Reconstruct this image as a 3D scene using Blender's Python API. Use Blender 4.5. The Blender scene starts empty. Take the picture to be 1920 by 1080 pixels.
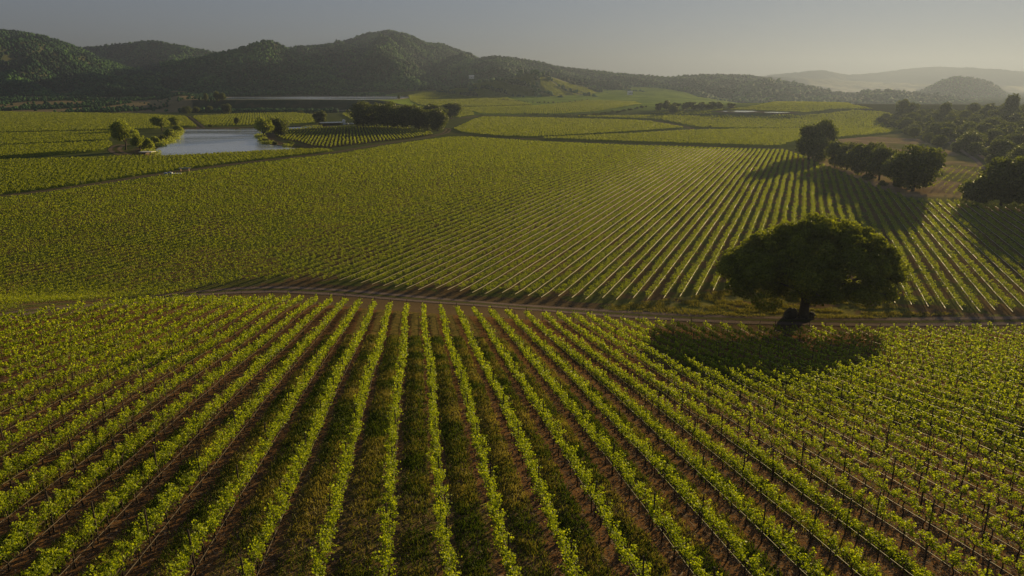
import bpy, math, random
import numpy as np
from mathutils import Vector, Matrix

R = math.radians
scene = bpy.context.scene
col = scene.collection

# ---------------------------------------------------------------- camera, sky, sun, exposure
CAM_Z = 35.0
PITCH = R(16.5)
FPX = 1280.0
cam = bpy.data.cameras.new("camera")
cam.sensor_width = 36.0
cam.lens = 36.0 * FPX / 1920.0
cam.clip_start = 0.5
cam.clip_end = 40000
camo = bpy.data.objects.new("camera", cam)
camo.location = (0, 0, CAM_Z)
camo.rotation_euler = (math.pi / 2 - PITCH, 0, 0)
col.objects.link(camo)
scene.camera = camo

SUN_AZ = R(34.5)      # clockwise from +Y
SUN_EL = R(9.0)
world = bpy.data.worlds.new("World")
scene.world = world
world.use_nodes = True
wn, wl = world.node_tree.nodes, world.node_tree.links
wn.clear()
sky = wn.new("ShaderNodeTexSky")
sky.sky_type = 'NISHITA'
sky.sun_disc = False
sky.sun_elevation = SUN_EL
sky.sun_rotation = SUN_AZ
sky.altitude = 100
sky.air_density = 1.0
sky.dust_density = 0.0
sky.ozone_density = 1.0
bg = wn.new("ShaderNodeBackground")
bg.inputs['Strength'].default_value = 0.089
wo = wn.new("ShaderNodeOutputWorld")
gam = wn.new("ShaderNodeGamma"); gam.inputs[1].default_value = 0.4
tin = wn.new("ShaderNodeMixRGB"); tin.blend_type = 'MULTIPLY'; tin.inputs[0].default_value = 1.0; tin.inputs[2].default_value = (0.745, 0.775, 0.94, 1)
wl.new(sky.outputs[0], gam.inputs[0]); wl.new(gam.outputs[0], tin.inputs[1]); wl.new(tin.outputs[0], bg.inputs[0])
wl.new(bg.outputs[0], wo.inputs[0])

sun = bpy.data.lights.new("sun", 'SUN')
sun.energy = 5.0
sun.angle = R(0.5)
sun.color = (1.0, 0.77, 0.36)
suno = bpy.data.objects.new("sun", sun)
sdir = Vector((math.sin(SUN_AZ) * math.cos(SUN_EL), math.cos(SUN_AZ) * math.cos(SUN_EL), math.sin(SUN_EL)))
suno.rotation_euler = sdir.to_track_quat('Z', 'Y').to_euler()
suno.location = (60, 100, 200)
col.objects.link(suno)

scene.view_settings.view_transform = 'Standard'
scene.view_settings.look = 'None'
scene.view_settings.exposure = 0.95
scene.view_settings.gamma = 1.0
scene.render.engine = 'CYCLES'
scene.cycles.max_bounces = 6
scene.cycles.diffuse_bounces = 2
scene.cycles.glossy_bounces = 2
scene.cycles.transmission_bounces = 3
scene.cycles.volume_bounces = 0
scene.cycles.transparent_max_bounces = 6
scene.cycles.use_denoising = True

rng = np.random.default_rng(7)
random.seed(7)

# ---------------------------------------------------------------- numpy helpers
def hash2(ix, iy, seed=0):
    h = (ix.astype(np.int64) * 374761393 + iy.astype(np.int64) * 668265263 + seed * 974634777) & 0x7fffffff
    h = ((h ^ (h >> 13)) * 1274126177) & 0x7fffffff
    h = h ^ (h >> 16)
    return (h & 0xffffff) / float(0xffffff)

def vnoise(x, y, seed=0):
    x = np.asarray(x, float); y = np.asarray(y, float)
    ix, iy = np.floor(x), np.floor(y)
    fx, fy = x - ix, y - iy
    fx = fx * fx * (3 - 2 * fx); fy = fy * fy * (3 - 2 * fy)
    a = hash2(ix, iy, seed); b = hash2(ix + 1, iy, seed)
    c = hash2(ix, iy + 1, seed); d = hash2(ix + 1, iy + 1, seed)
    return (a * (1 - fx) + b * fx) * (1 - fy) + (c * (1 - fx) + d * fx) * fy

def fbm(x, y, seed=0, octv=4):
    s = 0; a = 0.5; t = 0
    for o in range(octv):
        s = s + a * vnoise(x * 2 ** o, y * 2 ** o, seed + o * 17); t += a; a *= 0.5
    return s / t

def sstep(a, b, x):
    t = np.clip((x - a) / (b - a), 0, 1)
    return t * t * (3 - 2 * t)

def inpoly(x, y, P):
    P = np.asarray(P); n = len(P)
    c = np.zeros(np.shape(x), bool)
    for i in range(n):
        x1, y1 = P[i]; x2, y2 = P[(i + 1) % n]
        if y1 == y2: continue
        m = ((y1 > y) != (y2 > y)) & (x < (x2 - x1) * (y - y1) / (y2 - y1) + x1)
        c ^= m
    return c

def pdist(x, y, P, closed=True):
    P = np.asarray(P); n = len(P)
    d = np.full(np.shape(x), 1e9)
    for i in range(n if closed else n - 1):
        ax, ay = P[i]; bx, by = P[(i + 1) % n]
        L = (bx - ax) ** 2 + (by - ay) ** 2 + 1e-9
        t = np.clip(((x - ax) * (bx - ax) + (y - ay) * (by - ay)) / L, 0, 1)
        d = np.minimum(d, np.hypot(x - ax - t * (bx - ax), y - ay - t * (by - ay)))
    return d

def sdist(x, y, P):
    d = pdist(x, y, P)
    return np.where(inpoly(x, y, P), -d, d)

# ---------------------------------------------------------------- pixel rays (1920x1080 photograph) and terrain
cp, sp = math.cos(PITCH), math.sin(PITCH)
def ray(px, py):
    dx = (px - 960.0) / FPX; u = (540.0 - py) / FPX
    y = cp + u * sp; z = -sp + u * cp
    return dx, y, z            # y = forward ground distance per unit depth

def at_dist(px, py, Y):
    dx, y, z = ray(px, py)
    k = Y / y
    return dx * k, Y, CAM_Z + z * k

def flat(px, py, z=0.0):
    dx, y, zz = ray(px, py)
    k = (z - CAM_Z) / zz
    return (dx * k, y * k)

POND = [flat(*p, z=-0.3) for p in [(287,292.5),(283,284),(292,278),(306,270),(322,262),(336,250),(336,244.5),(350,242),(400,241.5),(480,240),(560,238.2),(596,235.6),(600,238),(540,243),(505,247),(490,254),(489,262),(498,269),(520,272.5),(545,275),(563,279.5),(520,282),(460,284.5),(380,289.5)]]
def reservoir_px():
    L = [(372,186.6),(430,186.7),(560,186.6),(700,187.0),(735,186.2),(766,182.6),(745,180.6),(700,180.2),(640,180.6),(560,181.0),(440,181.8),(420,183.6),(380,184.9)]
    out = []
    for p in L:
        out.append(flat(p[0], p[1], z=14.5))
    return out
RES = reservoir_px()
SP1 = [(1350,214.4),(1372,209.8),(1410,210.2),(1420,213.6),(1402,217.4),(1368,217.4)]
SP2 = [(1431,215),(1450,212.6),(1478,213.6),(1481,216.4),(1456,219),(1435,217.8)]

WA = np.array([206., 296.]); WB = np.array([318., 605.])
wdir = (WB - WA) / np.linalg.norm(WB - WA)
wnor = np.array([wdir[1], -wdir[0]])

def H0(x, y):
    x = np.asarray(x, float); y = np.asarray(y, float)
    # near slope climbing toward the camera
    q = (108.5 - 0.05 * np.clip(x, -60, 60) - 13.5 * sstep(-8, 38, x) - y)
    w = 3.5
    s = 0.2 * w * np.logaddexp(0, q / w)
    top = 22.0
    z = top - 3.0 * np.logaddexp(0, (top - s) / 3.0)
    z = np.where(z > s, s, z); z = np.maximum(z, 0)
    fgw = sstep(100, 80, y)
    z = z + 1.0 * np.exp(-((x + 62) / 34) ** 2 - ((y - 90) / 11) ** 2)
    z = z + fgw * 0.35 * (vnoise(x / 17, y / 17, 3) - .5)
    # mid plain undulation
    mw = sstep(125, 200, y) * sstep(520, 420, y)
    z = z + mw * 0.9 * (fbm(x / 90, y / 90, 5, 2) - .5)
    d = np.hypot(x, y)
    az = x / np.maximum(y, 1)      # tan azimuth
    pxa = 960 + az * 1335 * 0.985
    # centre ramp of vineyard ground up to the hills
    win = sstep(650, 740, pxa) * sstep(1420, 1230, pxa)
    win = np.where(y > 0, win, 0)
    far = np.clip((y - 880) / 720, 0, 1.35)
    roll = 3.5 * (fbm(x / 160, y / 200, 9, 2) - .5) * sstep(700, 1000, y)
    z = z + win * (24 * far ** 1.15 + roll)
    # rise with the small ponds, right of centre
    z = z + 14.0 * np.exp(-((x - 365) / 230) ** 2 - ((y - 905) / 190) ** 2)
    # reservoir terrace with its dam
    tw = np.where(y > 0, sstep(300, 330, pxa + 40) * sstep(790, 700, pxa), 0)
    a_ = tw * sstep(1008, 1040, y) * sstep(300, 380, pxa) * sstep(1700, 1500, y)
    z = z * (1 - a_) + 14.9 * a_
    # scrub land, far left
    sw = np.where(y > 0, sstep(390, 330, pxa), 0)
    z = z + sw * np.clip((y - 960) / 390, 0, 1.3) * (15.5 + 7 * (fbm(x / 80, y / 110, 21, 3) - .5))
    # wooded hillside on the right
    e = (x - WA[0]) * wnor[0] + (y - WA[1]) * wnor[1]
    z = z + 9 * sstep(0, 150, e) * sstep(60, 260, y) * sstep(1150, 700, y)
    # general rise of the far country
    return z

def H(x, y):
    z = H0(x, y)
    x = np.asarray(x, float); y = np.asarray(y, float)
    m = (y > 250) & (y < 760) & (np.abs(x + 180) < 260)
    if np.any(m):
        sd = np.where(m, sdist(x, y, POND), 99)
        z = np.where(m, z * sstep(2, 25, sd) + np.where(sd < 0, -1.6 * sstep(0, 6, -sd), 0) - 0.3 * sstep(9, 1, sd) * 0.6, z)
    m = (y > 1000) & (y < 2100) & (x < 0)
    if np.any(m):
        sd = np.where(m, sdist(x, y, RES), 999)
        z = np.where(m & (sd < 60), z * sstep(0, 60, sd) + (1 - sstep(0, 60, sd)) * np.where(sd < 2, 12.5, 14.8), z)
    for P, zz in SPONDS:
        m = (np.abs(x - P[0][0]) < 120) & (np.abs(y - P[0][1]) < 200)
        if np.any(m):
            sd = np.where(m, sdist(x, y, P), 999)
            k = 1 - sstep(0, 35, sd)
            z = np.where(m, z * (1 - k) + k * (zz + np.where(sd < 0, 1.6, 2.9)), z)
    return z

SPONDS = []
def hit(px, py, fn=None):
    fn = fn or H
    dx, y, z = ray(px, py)
    k = np.geomspace(10, 6000, 2600) if z > -0.02 else np.linspace(8, min(6000, 60 / max(-z, 1e-3)), 3000)
    X, Y, Z = dx * k, y * k, CAM_Z + z * k
    g = fn(X, Y)
    b = np.where(Z < g)[0]
    if len(b) == 0: return float(X[-1]), float(Y[-1])
    i = max(1, b[0]); a0 = Z[i-1] - g[i-1]; a1 = Z[i] - g[i]
    t = a0 / (a0 - a1 + 1e-12)
    return float(X[i-1] + t * (X[i] - X[i-1])), float(Y[i-1] + t * (Y[i] - Y[i-1]))

for L in (SP1, SP2):
    P = [hit(a, b, H0) for a, b in L]
    c = np.mean(P, 0)
    P = [tuple(c + (np.array(p) - c) * np.array([1, 1.0])) for p in P]
    SPONDS.append((P, float(H0(c[0], c[1]))))

def W(L):
    return [hit(a, b) for a, b in L]

def Hs(x, y):
    return float(H(np.array([x]), np.array([y]))[0])

def depth(px, py):
    x, y = hit(px, py); return y * cp + (CAM_Z - Hs(x, y)) * sp

# ---------------------------------------------------------------- mesh + material helpers
def mesh_np(name, V, F, mat=None, smooth=False, attrs=None):
    V = np.asarray(V, np.float32); F = np.asarray(F, np.int32)
    me = bpy.data.meshes.new(name)
    k = F.shape[1]
    me.vertices.add(len(V)); me.vertices.foreach_set("co", V.ravel())
    me.loops.add(F.size); me.loops.foreach_set("vertex_index", F.ravel())
    me.polygons.add(len(F))
    me.polygons.foreach_set("loop_start", np.arange(0, F.size, k, dtype=np.int32))
    me.polygons.foreach_set("use_smooth", np.full(len(F), smooth, bool))
    if attrs:
        for n, (typ, data) in attrs.items():
            a = me.attributes.new(n, typ, 'POINT')
            if typ == 'FLOAT': a.data.foreach_set("value", np.asarray(data, np.float32).ravel())
            else: a.data.foreach_set("color", np.asarray(data, np.float32).ravel())
    if mat: me.materials.append(mat)
    me.update(calc_edges=True)
    return me

def tag(o, label=None, cat=None, group=None, kind=None):
    if label: o['label'] = label
    if cat: o['category'] = cat
    if group: o['group'] = group
    if kind: o['kind'] = kind
    return o

def link(name, me, parent=None, loc=None):
    o = bpy.data.objects.new(name, me)
    col.objects.link(o)
    if parent: o.parent = parent
    if loc is not None: o.location = loc
    return o

def empty(name, loc, rz=0.0):
    o = bpy.data.objects.new(name, None)
    col.objects.link(o); o.location = loc; o.rotation_euler = (0, 0, rz)
    o.empty_display_size = 0.5
    return o

class MB:
    """collects boxes, tubes, rings and blobs into one mesh of triangles / quads (quads only; tris padded)"""
    def __init__(s): s.V = []; s.F = []; s.n = 0
    def add(s, V, F):
        s.V.append(np.asarray(V, float)); s.F += [tuple(i + s.n for i in f) for f in F]; s.n += len(V)
    def box(s, c, d, rz=0, taper=1.0):
        x, y, z = [k / 2 for k in d]; V = []
        for k, zz in enumerate((-z, z)):
            t = 1.0 if k == 0 else taper
            for a, b in ((-x, -y), (x, -y), (x, y), (-x, y)): V.append((a * t, b * t, zz))
        V = np.array(V); c_, s_ = math.cos(rz), math.sin(rz)
        V = np.stack([V[:, 0] * c_ - V[:, 1] * s_, V[:, 0] * s_ + V[:, 1] * c_, V[:, 2]], 1) + np.array(c)
        s.add(V, [(3,2,1,0),(4,5,6,7),(0,1,5,4),(1,2,6,5),(2,3,7,6),(3,0,4,7)])
    def tube(s, pts, rad, n=8, cap=True):
        pts = [np.array(p, float) for p in pts]; V = []
        for i, p in enumerate(pts):
            t = pts[min(i + 1, len(pts) - 1)] - pts[max(i - 1, 0)]
            t = t / (np.linalg.norm(t) + 1e-9)
            a = np.cross(t, (0, 0, 1.0) if abs(t[2]) < .9 else (1.0, 0, 0)); a /= np.linalg.norm(a); b = np.cross(t, a)
            for j in range(n):
                th = 2 * math.pi * j / n
                V.append(p + rad[i] * (math.cos(th) * a + math.sin(th) * b))
        F = []
        for i in range(len(pts) - 1):
            for j in range(n):
                F.append((i * n + j, i * n + (j + 1) % n, (i + 1) * n + (j + 1) % n, (i + 1) * n + j))
        if cap:
            F.append(tuple(range(n))[::-1]); F.append(tuple((len(pts) - 1) * n + j for j in range(n)))
        s.add(V, F)
    def mesh(s, name, mat, smooth=False):
        me = bpy.data.meshes.new(name)
        me.from_pydata([tuple(v) for v in np.concatenate(s.V)], [], s.F)
        if smooth: me.polygons.foreach_set("use_smooth", [True] * len(me.polygons))
        if mat: me.materials.append(mat)
        me.update(); return me

def new_mat(name):
    m = bpy.data.materials.new(name); m.use_nodes = True
    nt = m.node_tree; nt.nodes.clear()
    return m, nt, nt.nodes, nt.links

def ramp(nodes, stops):
    r = nodes.new("ShaderNodeValToRGB")
    while len(r.color_ramp.elements) < len(stops): r.color_ramp.elements.new(0.5)
    for e, (p, c) in zip(r.color_ramp.elements, stops):
        e.position = p; e.color = (*c, 1)
    return r

def simple_mat(name, c, rough=0.7, metal=0.0, noise=0.25, scale=3.0, spec=0.3):
    m, nt, N, L = new_mat(name)
    p = N.new("ShaderNodeBsdfPrincipled"); o = N.new("ShaderNodeOutputMaterial")
    tc = N.new("ShaderNodeTexCoord"); nz = N.new("ShaderNodeTexNoise"); nz.inputs['Scale'].default_value = scale; nz.inputs['Detail'].default_value = 6
    r = ramp(N, [(0.3, tuple(k * (1 - noise) for k in c)), (0.7, tuple(min(1, k * (1 + noise)) for k in c))])
    L.new(tc.outputs['Object'], nz.inputs['Vector']); L.new(nz.outputs['Fac'], r.inputs[0]); L.new(r.outputs[0], p.inputs['Base Color'])
    p.inputs['Roughness'].default_value = rough; p.inputs['Metallic'].default_value = metal
    p.inputs['Specular IOR Level'].default_value = spec
    L.new(p.outputs[0], o.inputs[0]); return m

def leaf_mat(name, stops, trans=0.5, rough=0.5, spec=0.35, tcol=1.25):
    m, nt, N, L = new_mat(name)
    at = N.new("ShaderNodeAttribute"); at.attribute_name = "tint"
    r = ramp(N, stops); L.new(at.outputs['Fac'], r.inputs[0])
    p = N.new("ShaderNodeBsdfPrincipled"); p.inputs['Roughness'].default_value = rough
    p.inputs['Specular IOR Level'].default_value = spec
    t = N.new("ShaderNodeBsdfTranslucent"); g = N.new("ShaderNodeMixRGB"); g.blend_type = 'MULTIPLY'; g.inputs[0].default_value = 1
    g.inputs[2].default_value = (tcol * 1.05, tcol, tcol * 0.45, 1)
    mx = N.new("ShaderNodeMixShader"); mx.inputs[0].default_value = trans
    o = N.new("ShaderNodeOutputMaterial")
    L.new(r.outputs[0], p.inputs['Base Color']); L.new(r.outputs[0], g.inputs[1]); L.new(g.outputs[0], t.inputs[0])
    L.new(p.outputs[0], mx.inputs[1]); L.new(t.outputs[0], mx.inputs[2]); L.new(mx.outputs[0], o.inputs[0])
    return m

M = {}
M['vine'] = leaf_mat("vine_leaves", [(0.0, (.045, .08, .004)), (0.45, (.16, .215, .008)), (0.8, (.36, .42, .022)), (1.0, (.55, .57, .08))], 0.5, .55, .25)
M['vine_mid'] = leaf_mat('field_vine_leaves', [(0.0, (.05, .08, .004)), (0.45, (.175, .225, .010)), (0.85, (.36, .38, .025)), (1.0, (.48, .47, .06))], 0.5, .6, .35)
M['vine_far'] = leaf_mat("vine_leaves_distant", [(0.0, (.08, .11, .006)), (0.5, (.15, .185, .010)), (1.0, (.25, .27, .02))], 0.5, .6, .3)
M['oak'] = leaf_mat("oak_leaves", [(0.0, (.05, .065, .006)), (0.6, (.15, .18, .015)), (1.0, (.32, .34, .035))], 0.5, 0.6, 0.2)
M['tree'] = leaf_mat("tree_leaves", [(0.0, (.035, .05, .008)), (0.6, (.07, .09, .012)), (1.0, (.20, .24, .03))], 0.5, 0.5, 0.4)
M['willow'] = leaf_mat("willow_leaves", [(0.0, (.12, .15, .03)), (0.6, (.22, .26, .045)), (1.0, (.34, .38, .07))], 0.5, 0.6, 0.2)
M['wood_crown'] = leaf_mat("hill_tree_leaves", [(0.0, (.010, .034, .018)), (0.5, (.035, .10, .035)), (1.0, (.11, .22, .045))], 0.3, 0.8, 0.1)
M['bark'] = simple_mat("bark", (.055, .042, .032), 0.9, noise=.4, scale=4)
M['vine_bark'] = simple_mat("vine_bark", (.045, .03, .02), 0.9, noise=.4, scale=9)
M['post'] = simple_mat("weathered_post", (.05, .035, .026), 0.75, noise=.3, scale=8)
M['hose'] = simple_mat("drip_hose", (.09, .07, .05), 0.6, noise=.15, scale=1, spec=.15)
M['hose_glint'] = simple_mat("drip_hose_sun_glint", (.42, .34, .22), 0.6, noise=.15, scale=1, spec=.15)  # same drip hose, with the sun's glint painted in as a pale colour
M['rock'] = simple_mat("rock", (.07, .055, .045), 0.9, noise=.4, scale=2)
M['white'] = simple_mat("white_paint", (.75, .73, .70), 0.5, noise=.08, scale=1)
M['roof'] = simple_mat("pale_metal_roof", (.78, .72, .60), 0.45, noise=.12, scale=.8)
M['timber'] = simple_mat("dark_timber", (.12, .07, .045), 0.8, noise=.3, scale=2)
M['blue'] = simple_mat("blue_plastic", (.03, .12, .35), 0.4, noise=.1, scale=1)
M['glass'] = simple_mat("dark_glass", (.02, .025, .03), 0.1, noise=.1, scale=1, spec=.8)
M['rubber'] = simple_mat("rubber", (.02, .02, .02), 0.8, noise=.1)
M['silver'] = simple_mat("silver_paint", (.35, .36, .37), 0.35, noise=.05)

def leaf_quads(C, S, seed, flatten=1.0):
    r = np.random.default_rng(seed); n = len(C)
    N_ = r.normal(size=(n, 3)); N_[:, 2] *= flatten; N_ /= np.linalg.norm(N_, axis=1)[:, None] + 1e-9
    A = r.normal(size=(n, 3)); A -= (A * N_).sum(1)[:, None] * N_; A /= np.linalg.norm(A, axis=1)[:, None] + 1e-9
    B = np.cross(N_, A); S = np.asarray(S)[:, None]
    V = np.empty((n, 4, 3))
    V[:, 0] = C - A * S * .55; V[:, 1] = C + B * S * .42 + A * S * .02
    V[:, 2] = C + A * S * .55 + N_ * S * .12; V[:, 3] = C - B * S * .42 + A * S * .02
    F = np.arange(n * 4, dtype=np.int32).reshape(n, 4)
    return V.reshape(-1, 3), F

def leaf_object_mesh(name, C, S, mat, seed, tint=None):
    V, F = leaf_quads(C, S, seed)
    r = np.random.default_rng(seed + 1)
    t = r.random(len(C)) if tint is None else tint
    return mesh_np(name, V, F, mat, False, {"tint": ('FLOAT', np.repeat(t, 4))})

# ---------------------------------------------------------------- ground
# field polygons, walked on the terrain
F_MID = W([(-330,658),(0,595),(200,570),(433,538),(583,531),(683,538),(783,548),(850,553),(1000,561),(1150,570),(1230,566),(1290,559),(1340,553),(1420,538),(1560,552),(1640,571),(1683,577),(1773,588),(1895,590),(2200,596),(2350,450),(2100,400),(1920,391),(1800,385),(1713,379),(1640,352),(1613,341),(1533,309),(1507,297),(1470,284),(1180,275.5),(1000,267.5),(870,259),(835,260),(740,273),(640,291),(460,312.5),(300,334),(160,356),(0,377),(-330,408)])
FG_TOP = W([(a, b + (13 if a > 400 else 6)) for a, b in [(-300,640),(0,600),(150,580),(350,561),(423,555),(520,554),(640,561),(700,567),(840,577),(960,585),(1100,592),(1300,606),(1500,613),(1700,615),(1920,612),(2300,606)]])
F_NEAR = [(-44, 12)] + [(FG_TOP[0][0] - 10, FG_TOP[0][1] - 30)] + FG_TOP + [(FG_TOP[-1][0] + 10, FG_TOP[-1][1] - 30)] + [(44, 12)]
F_SMALL = W([(513,253),(532,245),(600,241),(680,238),(760,241),(805,248),(815,253),(740,263.5),(640,275),(618,278),(590,276),(560,267),(530,262)])
F_FAR = {
 'left front': (W([(-330,403),(0,369),(160,348),(300,326),(460,305),(640,284),(600,282),(565,282.5),(460,288),(380,292.5),(292,296),(255,294),(200,298),(0,304),(-330,340)]), -27),
 'left second': (W([(-330,334),(0,298),(100,292.5),(190,285),(212,275),(207,267),(0,276.5),(-330,296)]), -27),
 'left third': (W([(-330,292),(0,274),(207,264),(212,247.5),(0,252),(-330,262)]), -27),
 'left top': (W([(-330,258),(0,249.5),(210,245),(290,243),(330,238),(372,238.5),(346,219),(250,214),(0,210),(-330,210)]), -27),
 'beyond pond': (W([(360,219),(450,214),(560,212),(590,217),(600,226),(592,232),(480,235.5),(384,238)]), -20),
 'centre front': (W([(975,262),(1180,252.5),(1300,246),(1400,243.7),(1690,240.5),(1728,243),(1600,257),(1490,267),(1462,276),(1180,267.5),(1040,262)]), 3),
 'centre left': (W([(868,250),(850,243),(885,226),(905,220.5),(1000,222),(1180,226.5),(1216,229),(1286,240.5),(1180,248.5),(1000,258.5),(940,257)]), 3),
 'centre right': (W([(1236,224.5),(1312,240),(1400,242),(1600,241.5),(1680,238.5),(1722,238),(1700,226),(1660,211),(1600,208),(1500,219.5),(1430,221),(1350,219),(1250,217),(1060,219)]), 3),
 'rise': (W([(1200,213),(1320,208),(1400,203),(1440,195),(1530,192),(1600,198),(1640,205),(1560,206),(1480,212),(1425,212),(1415,210),(1380,210),(1345,213.5)]), 3),
 'grove side': (W([(640,214),(700,205),(760,200),(880,203),(890,216),(860,221),(840,215),(660,226)]), -10),
 'upper meadow': (W([(690,176),(720,169),(800,168),(870,165),(905,172),(960,187),(1000,197),(900,200),(800,199),(770,190),(766,181)]), 3),
 'far meadow': (W([(860,202),(1000,199),(1100,189),(1190,191),(1205,196),(1120,210),(1050,214),(900,214)]), 3),
}
F_YOUNG = W([(1765,317),(1850,313),(1905,330),(1800,378),(1735,352),(1742,330)])

def build_ground():
    az = np.concatenate([np.arange(-180, -55, 5.0), np.arange(-55, -42, .5), np.arange(-42, 42.01, .11), np.arange(42.5, 55, .5), np.arange(55, 180, 5.0)])
    az = np.radians(az)
    rr = [1.0]
    while rr[-1] < 9500:
        r_ = rr[-1]
        rr.append(r_ + (0.6 if r_ < 135 else (r_ * 0.0055 if r_ < 1500 else r_ * 0.05)))
    rr = np.array(rr)
    A, Rr = np.meshgrid(az, rr)
    X = Rr * np.sin(A); Y = Rr * np.cos(A)
    x = X.ravel(); y = Y.ravel()
    z = H(x, y)
    na, nr = len(az), len(rr)
    i = np.arange(nr - 1)[:, None] * na; j = np.arange(na)[None]
    jn = (np.arange(na) + 1) % na
    F = np.stack([i + j, i + jn[None], i + na + jn[None], i + na + j], -1).reshape(-1, 4)
    V = np.stack([x, y, z], 1)
    # centre cap
    c = len(V)
    V = np.vstack([V, [[0, 0, float(H(np.array([0.]), np.array([0.]))[0])]]])
    capF = np.stack([np.full(na // 2, c), (np.arange(na // 2) * 2 + 2) % na, np.arange(na // 2) * 2 + 1, np.arange(na // 2) * 2], 1)
    F = np.vstack([F, capF])
    x = V[:, 0]; y = V[:, 1]
    C = np.zeros((len(V), 4)); C[:, 3] = 1
    pxa = 960 + 1315 * x / np.maximum(y, 1)
    n1 = fbm(x / 35, y / 35, 31, 4); n2 = fbm(x / 9, y / 9, 41, 3)
    base = np.array([.085, .10, .035])          # rough green-brown
    C[:, :3] = base
    def mixc(mask, c):
        mask = np.clip(mask, 0, 1)[:, None]
        C[:, :3] = C[:, :3] * (1 - mask) + np.array(c) * mask
    mixc((y < 150) * (y > 60) * 1.0, (.12, .085, .048))
    far = sstep(800, 1000, y) * sstep(640, 740, pxa)
    mixc(far, (.22, .29, .04)); mixc(sstep(1020, 1080, y) * sstep(1380, 1440, pxa), (.05, .065, .03))
    mixc(far * (pxa < 1400) * sstep(.50, .56, n1), (.17, .235, .035))
    # scrub land far left: dry grass with dark patches
    scr = (y > 0) * sstep(955, 965, y) * sstep(395, 350, pxa) * sstep(2200, 1800, y)
    mixc(scr, (.26, .20, .10))
    mixc(scr * sstep(.47, .53, fbm(x / 60, y / 90, 51, 4)), (.045, .06, .02))
    # dam face
    dam = (y > 985) * (y < 1050) * (pxa > 365) * (pxa < 760)
    mixc(dam * 1.0, (.03, .045, .022))
    mixc(dam * sstep(.55, .62, fbm(x / 25, y / 8, 57, 3)), (.06, .06, .03))
    sdR = np.where((y > 950) & (x < 0), sdist(x, y, RES), 999)
    mixc((sdR < 12) & (y > 1045), (.20, .17, .12))
    mixc((sdR < 10) & (y > 1046) & (pxa > 690) & (pxa < 860), (.42, .35, .24))
    # field floors
    im_ = inpoly(x, y, F_MID) * 1.0; mixc(im_, (.15, .10, .05)); mixc(im_ * sstep(.48, .56, fbm(x / 5, y / 5, 33, 3)), (.11, .115, .035))
    for k, (P, a) in F_FAR.items():
        mixc((inpoly(x, y, P)) * 1.0, (.10, .125, .022) if k != 'far meadow' else (.16, .22, .035))
    mixc(inpoly(x, y, F_SMALL) * 1.0, (.07, .06, .03))
    # dry tan field on the right
    tan = W([(1560,262),(1640,255),(1730,243),(1760,240),(1800,262),(1850,300),(1905,335),(1850,372),(1790,384),(1720,376),(1640,350),(1570,318),(1530,305),(1510,290),(1500,270)])
    t = inpoly(x, y, tan) * 1.0
    mixc(t, (.27, .19, .12)); mixc(t * sstep(.5, .58, n2), (.32, .24, .12)); mixc(t * sstep(.5, .6, n1), (.17, .16, .06))
    # grass clearing under the oak and along the track
    clear = W([(1120,572),(1220,564),(1290,556),(1400,535),(1600,550),(1700,578),(1900,592),(1900,600),(1650,606),(1500,606),(1300,600),(1150,588)])
    k = inpoly(x, y, clear) * 1.0
    mixc(k, (.22, .20, .065)); mixc(k * sstep(.46, .56, fbm(x / 2.5, y / 2.5, 61, 3)), (.12, .125, .035)); mixc(k * sstep(.60, .66, fbm(x / 4, y / 4, 63, 3)), (.15, .10, .06))
    # pond banks
    sdP = np.where((y > 250) & (y < 760), sdist(x, y, POND), 999)
    mixc(sstep(14, 6, sdP), (.11, .08, .055)); mixc(sstep(9, 3, sdP) * sstep(.5, .6, n2), (.05, .06, .02))
    # wood floor right
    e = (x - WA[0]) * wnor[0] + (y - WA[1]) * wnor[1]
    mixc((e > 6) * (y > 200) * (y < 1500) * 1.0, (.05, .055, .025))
    for P, zz in SPONDS:
        sd = np.where(np.abs(x - P[0][0]) < 150, sdist(x, y, P), 999)
        mixc((sd < 9) * 1.0, (.09, .075, .055))
    near = np.where(inpoly(x, y, F_NEAR) | ((y < 40)), 1.0, 0.0)
    mixc(near, (.15, .080, .036))
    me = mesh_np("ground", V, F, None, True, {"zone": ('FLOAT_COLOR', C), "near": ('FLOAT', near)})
    # material
    m, nt, N, L = new_mat("ground")
    at = N.new("ShaderNodeAttribute"); at.attribute_name = "zone"
    an = N.new("ShaderNodeAttribute"); an.attribute_name = "near"
    tc = N.new("ShaderNodeNewGeometry")
    sx = N.new("ShaderNodeSeparateXYZ"); L.new(tc.outputs['Position'], sx.inputs[0])
    def math_(op, a, b=None, c=None):
        n = N.new("ShaderNodeMath"); n.operation = op
        for k_, v in enumerate((a, b, c)):
            if v is None: continue
            if isinstance(v, (int, float)): n.inputs[k_].default_value = v
            else: L.new(v, n.inputs[k_])
        return n.outputs[0]
    def noise(scale, detail=5, rough=.6):
        n = N.new("ShaderNodeTexNoise"); n.inputs['Scale'].default_value = scale; n.inputs['Detail'].default_value = detail; n.inputs['Roughness'].default_value = rough
        L.new(tc.outputs['Position'], n.inputs['Vector']); return n.outputs['Fac']
    ca, sa = math.cos(NEAR_A), math.sin(NEAR_A)
    u = math_('ADD', math_('MULTIPLY', sx.outputs[0], ca / SP_NEAR), math_('MULTIPLY', sx.outputs[1], -sa / SP_NEAR))
    u = math_('ADD', u, -U0_NEAR / SP_NEAR + 1000.0)
    wob = math_('MULTIPLY', math_('SUBTRACT', noise(1.2, 3), .5), .22)
    fr = math_('FRACT', math_('ADD', u, wob))
    dist = math_('ABSOLUTE', math_('SUBTRACT', fr, .5))          # 0 mid alley, .5 at the vines
    ui = math_('ABSOLUTE', math_('ADD', u, -998.5))
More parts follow.
